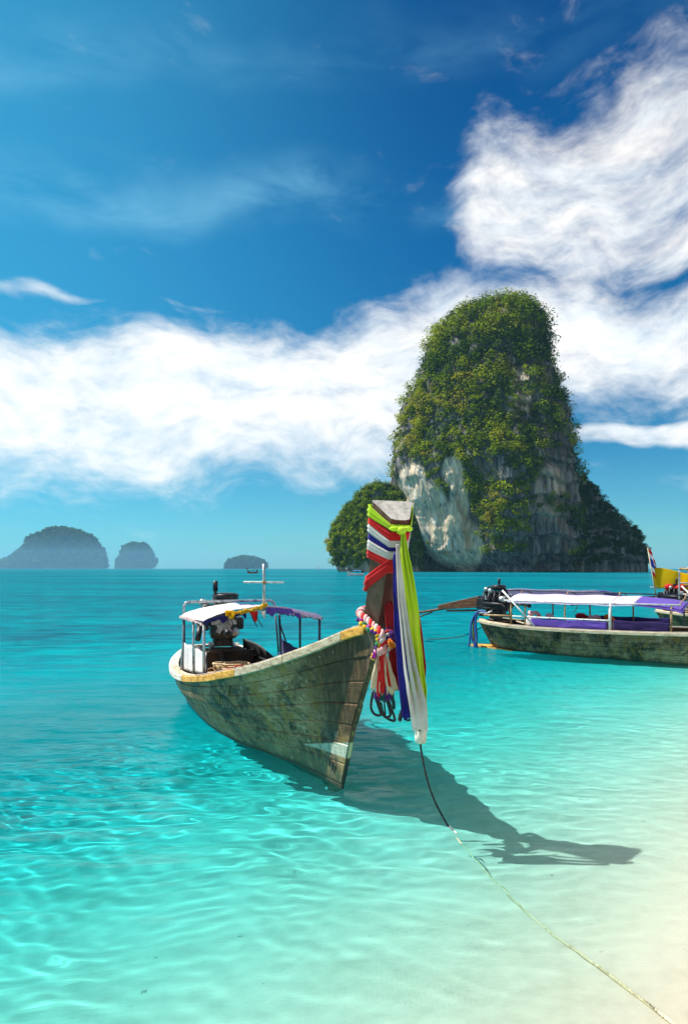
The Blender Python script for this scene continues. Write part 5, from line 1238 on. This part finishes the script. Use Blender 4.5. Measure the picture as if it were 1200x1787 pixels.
    if tall_frame:
        tubeobj('stern_frame', catmull([(fx(0.75), -0.72, gz(0.75)), (fx(0.75), -0.72, 1.9), (fx(0.75), -0.70, 2.12), (fx(0.75), -0.60, 2.20), (fx(0.75), 0.60, 2.20), (fx(0.75), 0.72, 2.1), (fx(0.75), 0.72, gz(0.75))], 60), 0.03, M['metal'], root, 8)
        tubeobj('frame_rail', [(fx(0.75), -0.68, 2.18), (fx(3.2), -0.72, 2.2)], 0.036, M['rust'], root, 8)
        tubeobj('frame_rail', [(fx(0.75), -0.72, 1.72), (fx(3.2), -0.72, 1.72)], 0.025, M['metal'], root, 8)
    return fx, gz, gb
F2 = Vector((0.80, -0.60, 0)); RZ2 = math.atan2(F2.y, F2.x)
def boat_at(stern, L): return (stern[0]+F2.x*L, stern[1]+F2.y*L, 0)
b2 = empty('longtail_boat', boat_at((4.02, 19.25), 10.0), RZ2)
tag(b2, 'longtail boat with lavender canopy and bright purple side screen at right', 'boat')
fx2, gz2, gb2 = moored_boat(b2, 10.0, 50, M['hull_far'])
e2 = engine(b2, (fx2(0.28), 0.0, 1.24), R(2), 2.4, -0.36, 9, 'shaft_brown', True, True); e2.scale = (1.15, 1.15, 1.15)
b3 = empty('longtail_boat', boat_at((10.9, 23.6), 10.0), RZ2)
tag(b3, 'longtail boat half hidden behind the purple screened one, tall stern frame', 'boat')
fx3, gz3, gb3 = moored_boat(b3, 10.0, 70, M['hull_far'], True, True)
engine(b3, (fx3(0.42), 0.0, 1.26), R(4), 3.3, -0.25, 12, 'wood_dark', True, False)
W2 = Matrix.Translation(b2.location) @ Matrix.Rotation(RZ2, 4, 'Z'); W3 = Matrix.Translation(b3.location) @ Matrix.Rotation(RZ2, 4, 'Z')
def w2(t, y, z): return np.array(W2 @ Vector((fx2(t), y, z)))
def w3(t, y, z): return np.array(W3 @ Vector((fx3(t), y, z)))
# blue hoses hanging over the stern
hb = empty('hose_bundle', tuple(w2(0.0, -0.30, 1.0)), 0); h0 = np.array(hb.location); rr = np.random.default_rng(3)
for k in range(6):
    a = rr.uniform(-0.07, 0.07); pts = [w2(0.15, -0.32+a, 0.98), w2(-0.08, -0.34+a, 1.0), w2(-0.15-0.03*k, -0.34+a, 0.7), w2(-0.10-0.045*k, -0.36+a, 0.25+0.02*k), w2(-0.16-0.07*(k-2)*(1 if k % 2 else -0.4), -0.36+a, -0.05)]
    tubeobj('hose', catmull(pts, 30)-h0, 0.028, M['rope_blue'] if k != 3 else M['gold_cloth'], hb, 7)
tag(hb, 'bundle of blue hoses hanging over the stern of the purple boat', 'hoses')
ml = tubeobj('stern_line', catmull([w2(-0.05, 0.1, 0.6), w2(-0.8, 0.25, 0.25), w2(-1.6, 0.5, 0.08), w2(-2.6, 0.9, -0.02)], 30), 0.014, M['rope_black'], None, 6); tag(ml, 'dark stern line slanting into the water by the blue hoses', 'rope')
def vest(p, rz, mats, label, sc_=1.0):
    e = empty('life_jacket', tuple(p), rz)
    for s in (-1, 1):
        mb = MB(); mb.ball((0, s*0.11*sc_, 0.16*sc_), (0.07*sc_, 0.11*sc_, 0.19*sc_), 8, 6, 3, 0.12); mb.build('front_panel', M[mats[0]], e, True)
    mb = MB(); mb.ball((-0.12*sc_, 0, 0.17*sc_), (0.06*sc_, 0.20*sc_, 0.20*sc_), 8, 6, 5, 0.12); mb.build('back_panel', M[mats[0]], e, True)
    mb = MB(); mb.tube(catmull([(0.05, -0.14*sc_, 0.3*sc_), (-0.05, -0.1*sc_, 0.42*sc_), (-0.14, 0, 0.40*sc_), (-0.05, 0.1*sc_, 0.42*sc_), (0.05, 0.14*sc_, 0.3*sc_)], 16), 0.05*sc_, 7); mb.build('collar', M[mats[1]], e, True)
    mb = MB(); mb.box((0.0, 0, 0.15*sc_), (0.18*sc_, 0.47*sc_, 0.035)); mb.build('belt', M[mats[1]], e); tag(e, label, 'life jacket', 'life jackets stowed under the lavender canopy'); return e
vest(w2(1.35, 0.1, 0.52), RZ2+1.2, ('white_sash', 'pink_cloth'), 'white life jacket at the stern end under the lavender canopy', 1.15)
vest(w2(1.75, 0.35, 0.52), RZ2+0.4, ('pink_cloth', 'white_sash'), 'pale pink life jacket beside the white one under the canopy', 1.0)
vest(w2(2.62, 0.2, 0.52), RZ2+0.8, ('dred_cloth', 'dred_cloth'), 'dark red life jacket on the middle thwart, nearest the stern', 1.1)
vest(w2(2.95, 0.1, 0.52), RZ2+1.4, ('dred_cloth', 'pink_cloth'), 'dark red life jacket with pink collar on the middle thwart', 1.05)
vest(w2(3.35, 0.15, 0.52), RZ2+0.2, ('cream_cloth', 'orange_cloth'), 'cream life jacket with orange straps at the purple screen end', 1.1)
# flagstaff on the stern of the third boat, two flags
fs = empty('flagstaff', tuple(w3(0.0, -0.15, 0.72)), 0); f0 = np.array(fs.location)
base, tip = w3(0.0, -0.15, 0.72)-f0, np.array([-0.34, 0.1, 2.20])
tubeobj('staff', [base, base*0.5+tip*0.5, tip], np.array([0.028, 0.022, 0.016]), M['wood_pale'], fs, 8)
tubeobj('cleat', [base*0.62+tip*0.38+np.array([-0.14, 0, 0]), base*0.62+tip*0.38+np.array([0.14, 0, 0])], 0.018, M['metal_white'], fs, 6)
tag(fs, 'slim pale flagstaff at the stern of the rear right boat', 'flagstaff')
def stf(q): return f0+base*(1-q)+tip*q
m, n = mat_new('thai_flag_cloth')
t = n.new('ShaderNodeAttribute'); t.attribute_name = 'stripe'
c = n.ramp(t.outputs['Fac'], [(0.0, (0.62, 0.01, 0.02)), (1/6, (0.80, 0.80, 0.80)), (2/6, (0.015, 0.03, 0.36)), (4/6, (0.80, 0.80, 0.80)), (5/6, (0.62, 0.01, 0.02))], 'CONSTANT')
finish(n, c, 0.7, None, 0, 0.2); M['thai'] = m
def flag(name, top, bot, fly, mat, label, attr=False, droop=0.3, wave=0.06, seed=1, n=26, m_=20):
    P_ = np.zeros((m_, n, 3))
    for i in range(m_):
        q = i/(m_-1); p0 = stf(top)*(1-q)+stf(bot)*q
        for j in range(n):
            s = j/(n-1); P_[i, j] = p0+np.array(fly)*s+np.array([0, 0, -droop*s*s])+np.array([0, 1, 0])*wave*math.sin(s*7+q*1.5+seed)*s**0.5+np.array([0, 0, 1])*0.25*wave*math.sin(s*6+seed)
    o = sheet_cloth(name, P_, mat, None, 0.004)
    if attr: set_attr(o, 'stripe', np.repeat(np.linspace(0, 0.9999, m_), n))
    tag(o, label, 'flag'); return o
flag('flag', 0.99, 0.56, (0.30, 0.06, -0.12), M['thai'], 'red white and blue striped flag drooping at the staff head', True, 0.34, 0.10, 2)
flag('flag', 0.66, 0.34, (1.2, -0.45, 0.14), M['yellow_cloth'], 'plain yellow flag streaming from the same staff', False, 0.34, 0.15, 0.6)
rb = empty('red_cover', tuple(w3(0.45, 0.0, 1.50)), RZ2)
mb = MB(); mb.ball((-0.14, 0, 0.06), (0.17, 0.24, 0.13), 12, 8, 4, 0.14); mb.ball((0.2, 0.0, 0.05), (0.16, 0.22, 0.12), 12, 8, 6, 0.14); mb.ball((0.02, 0, 0.04), (0.1, 0.14, 0.09), 10, 6, 8, 0.14); mb.build('cover_cloth', M['red_cloth'], rb, True)
tag(rb, 'bright red cloth tied over the engine under the yellow flag', 'cloth')
rp = []
for k in range(260):
    a = k*0.17; r_ = 0.26+0.07*math.sin(k*0.05)+rr.normal(0, 0.012); rp.append((r_*1.3*math.cos(a), r_*math.sin(a)*1.0, 0.02+0.18*(k/260)+0.04*math.sin(k*0.11)))
o = tubeobj('rope_coil', rp, 0.018, M['rope_tan'], None, 6); o.location = tuple(w3(0.9, -0.25, 0.62)); tag(o, 'tan rope heap on the stern of the flagged boat', 'rope')

# ------------------------------------------------------------------ small boats far off
def far_boat(label, px, py, d, ang, L, cols, group='small boats far off in the bay'):
    p = at(px, HZ+H_EYE/d*FPX, d); e = empty('longtail_boat', (p[0], d, 0), ang); tag(e, label, 'boat', group)
    us = np.linspace(0, 1, 26); V = []
    for u in us:
        b = 0.75*math.sin(math.pi*min(1, u*0.92+0.02))**0.6*(0.35+0.65*min(1, u*3)) ; z = 0.62+1.0*max(0, (0.35-u)/0.35)**1.8+0.12*max(0, (u-0.8)/0.2); x = L*(0.5-u)
        V += [(x, -b, z), (x*0.97, -b*0.72, 0.05), (x*0.94, 0, -0.25), (x*0.97, b*0.72, 0.05), (x, b, z)]
    F = [(i*5+k, (i+1)*5+k, (i+1)*5+k+1, i*5+k+1) for i in range(25) for k in range(4)]+[(125, 126, 127, 128, 129), (4, 3, 2, 1, 0)]
    h = link('hull', mesh_from('hull', V, F, M[cols[0]], True), e); s = h.modifiers.new('thickness', 'SOLIDIFY'); s.thickness = 0.05
    for s in (0, 4):
        tubeobj('gunwale_rail', [V[i*5+s] for i in range(26)], 0.07, M[cols[1]], e, 6)
    MB().add([(L*0.5-0.25, -0.12, 1.4), (L*0.5+0.02, -0.06, 1.3), (L*0.5+0.02, 0.06, 1.3), (L*0.5-0.25, 0.12, 1.4), (L*0.5+0.25, -0.16, 2.7), (L*0.5+0.5, -0.08, 2.6), (L*0.5+0.5, 0.08, 2.6), (L*0.5+0.25, 0.16, 2.7)],
             [(0, 3, 2, 1), (4, 5, 6, 7), (0, 1, 5, 4), (1, 2, 6, 5), (2, 3, 7, 6), (3, 0, 4, 7)]).build('bow_post', M[cols[2]], e)
    MB().box((L*0.5+0.2, 0, 2.2), (0.4, 0.36, 0.5)).build('post_cloth', M['red_cloth'] if cols[0] != 'white_paint' else M['white_sash'], e, False, 0.03)
    P_ = np.array([[(L*(0.14-0.46*i/11), -0.75+1.5*j/9, 1.45+0.22*math.sin(math.pi*j/9)) for j in range(10)] for i in range(12)]); sheet_cloth('canopy', P_, M[cols[3]], e, 0.02)
    for x in (0.13, -0.1, -0.31):
        for y in (-0.7, 0.7): tubeobj('canopy_post', [(L*x, y, 0.6), (L*x, y, 1.5)], 0.03, M['metal_dark'], e, 5)
    MB().box((-L*0.43, 0, 1.15), (0.7, 0.5, 0.55)).box((-L*0.43, 0, 1.5), (0.35, 0.3, 0.2)).build('engine', M['engine'], e, False, 0.05)
    MB().tube([(-L*0.45, 0, 1.1), (-L*0.45-2.6, 0.2, 0.8)], 0.05, 6).build('propeller_shaft', M['engine'], e)
    return e
far_boat('small dark red boat far off under the wooded islet', 441, 1000, 300.0, R(186), 4.6, ('red_paint', 'wood_dark', 'post_red', 'metal_dark'))
far_boat('small white boat with blue canopy below the left headland', 620, 1005, 205.0, R(202), 5.4, ('white_paint', 'white_paint', 'wood_grey', 'blue_paint'))
sb = empty('sailing_boat', (at(554, 992, 1500.0)[0], 1500, 0), 0); tag(sb, 'tiny white sailing boat on the horizon beside the headland', 'boat')
MB().add([(-4, -1, 0), (4, -1, 0), (5, 0, 1.2), (4, 1, 0), (-4, 1, 0), (-4, -1, 1.2), (4, -1, 1.2), (-4, 1, 1.2), (4, 1, 1.2)], [(0, 1, 6, 5), (1, 2, 6), (3, 8, 2), (3, 4, 7, 8), (4, 0, 5, 7), (5, 6, 2, 8, 7)]).build('hull', M['white_paint'], sb)
so_ = MB().add([(-3, 0, 2), (1, 0, 2), (1, 0, 10)], [(0, 1, 2)]).build('sail', M['white_sash'], sb); s = so_.modifiers.new('thickness', 'SOLIDIFY'); s.thickness = 0.1
tubeobj('mast', [(1.1, 0, 1), (1.1, 0, 10.5)], 0.12, M['white_paint'], sb, 6)
for ob in bpy.data.objects:
    if ob.type == 'MESH' and ob is not water and ob.name != 'haze': ob.cycles.is_caustics_receiver = True
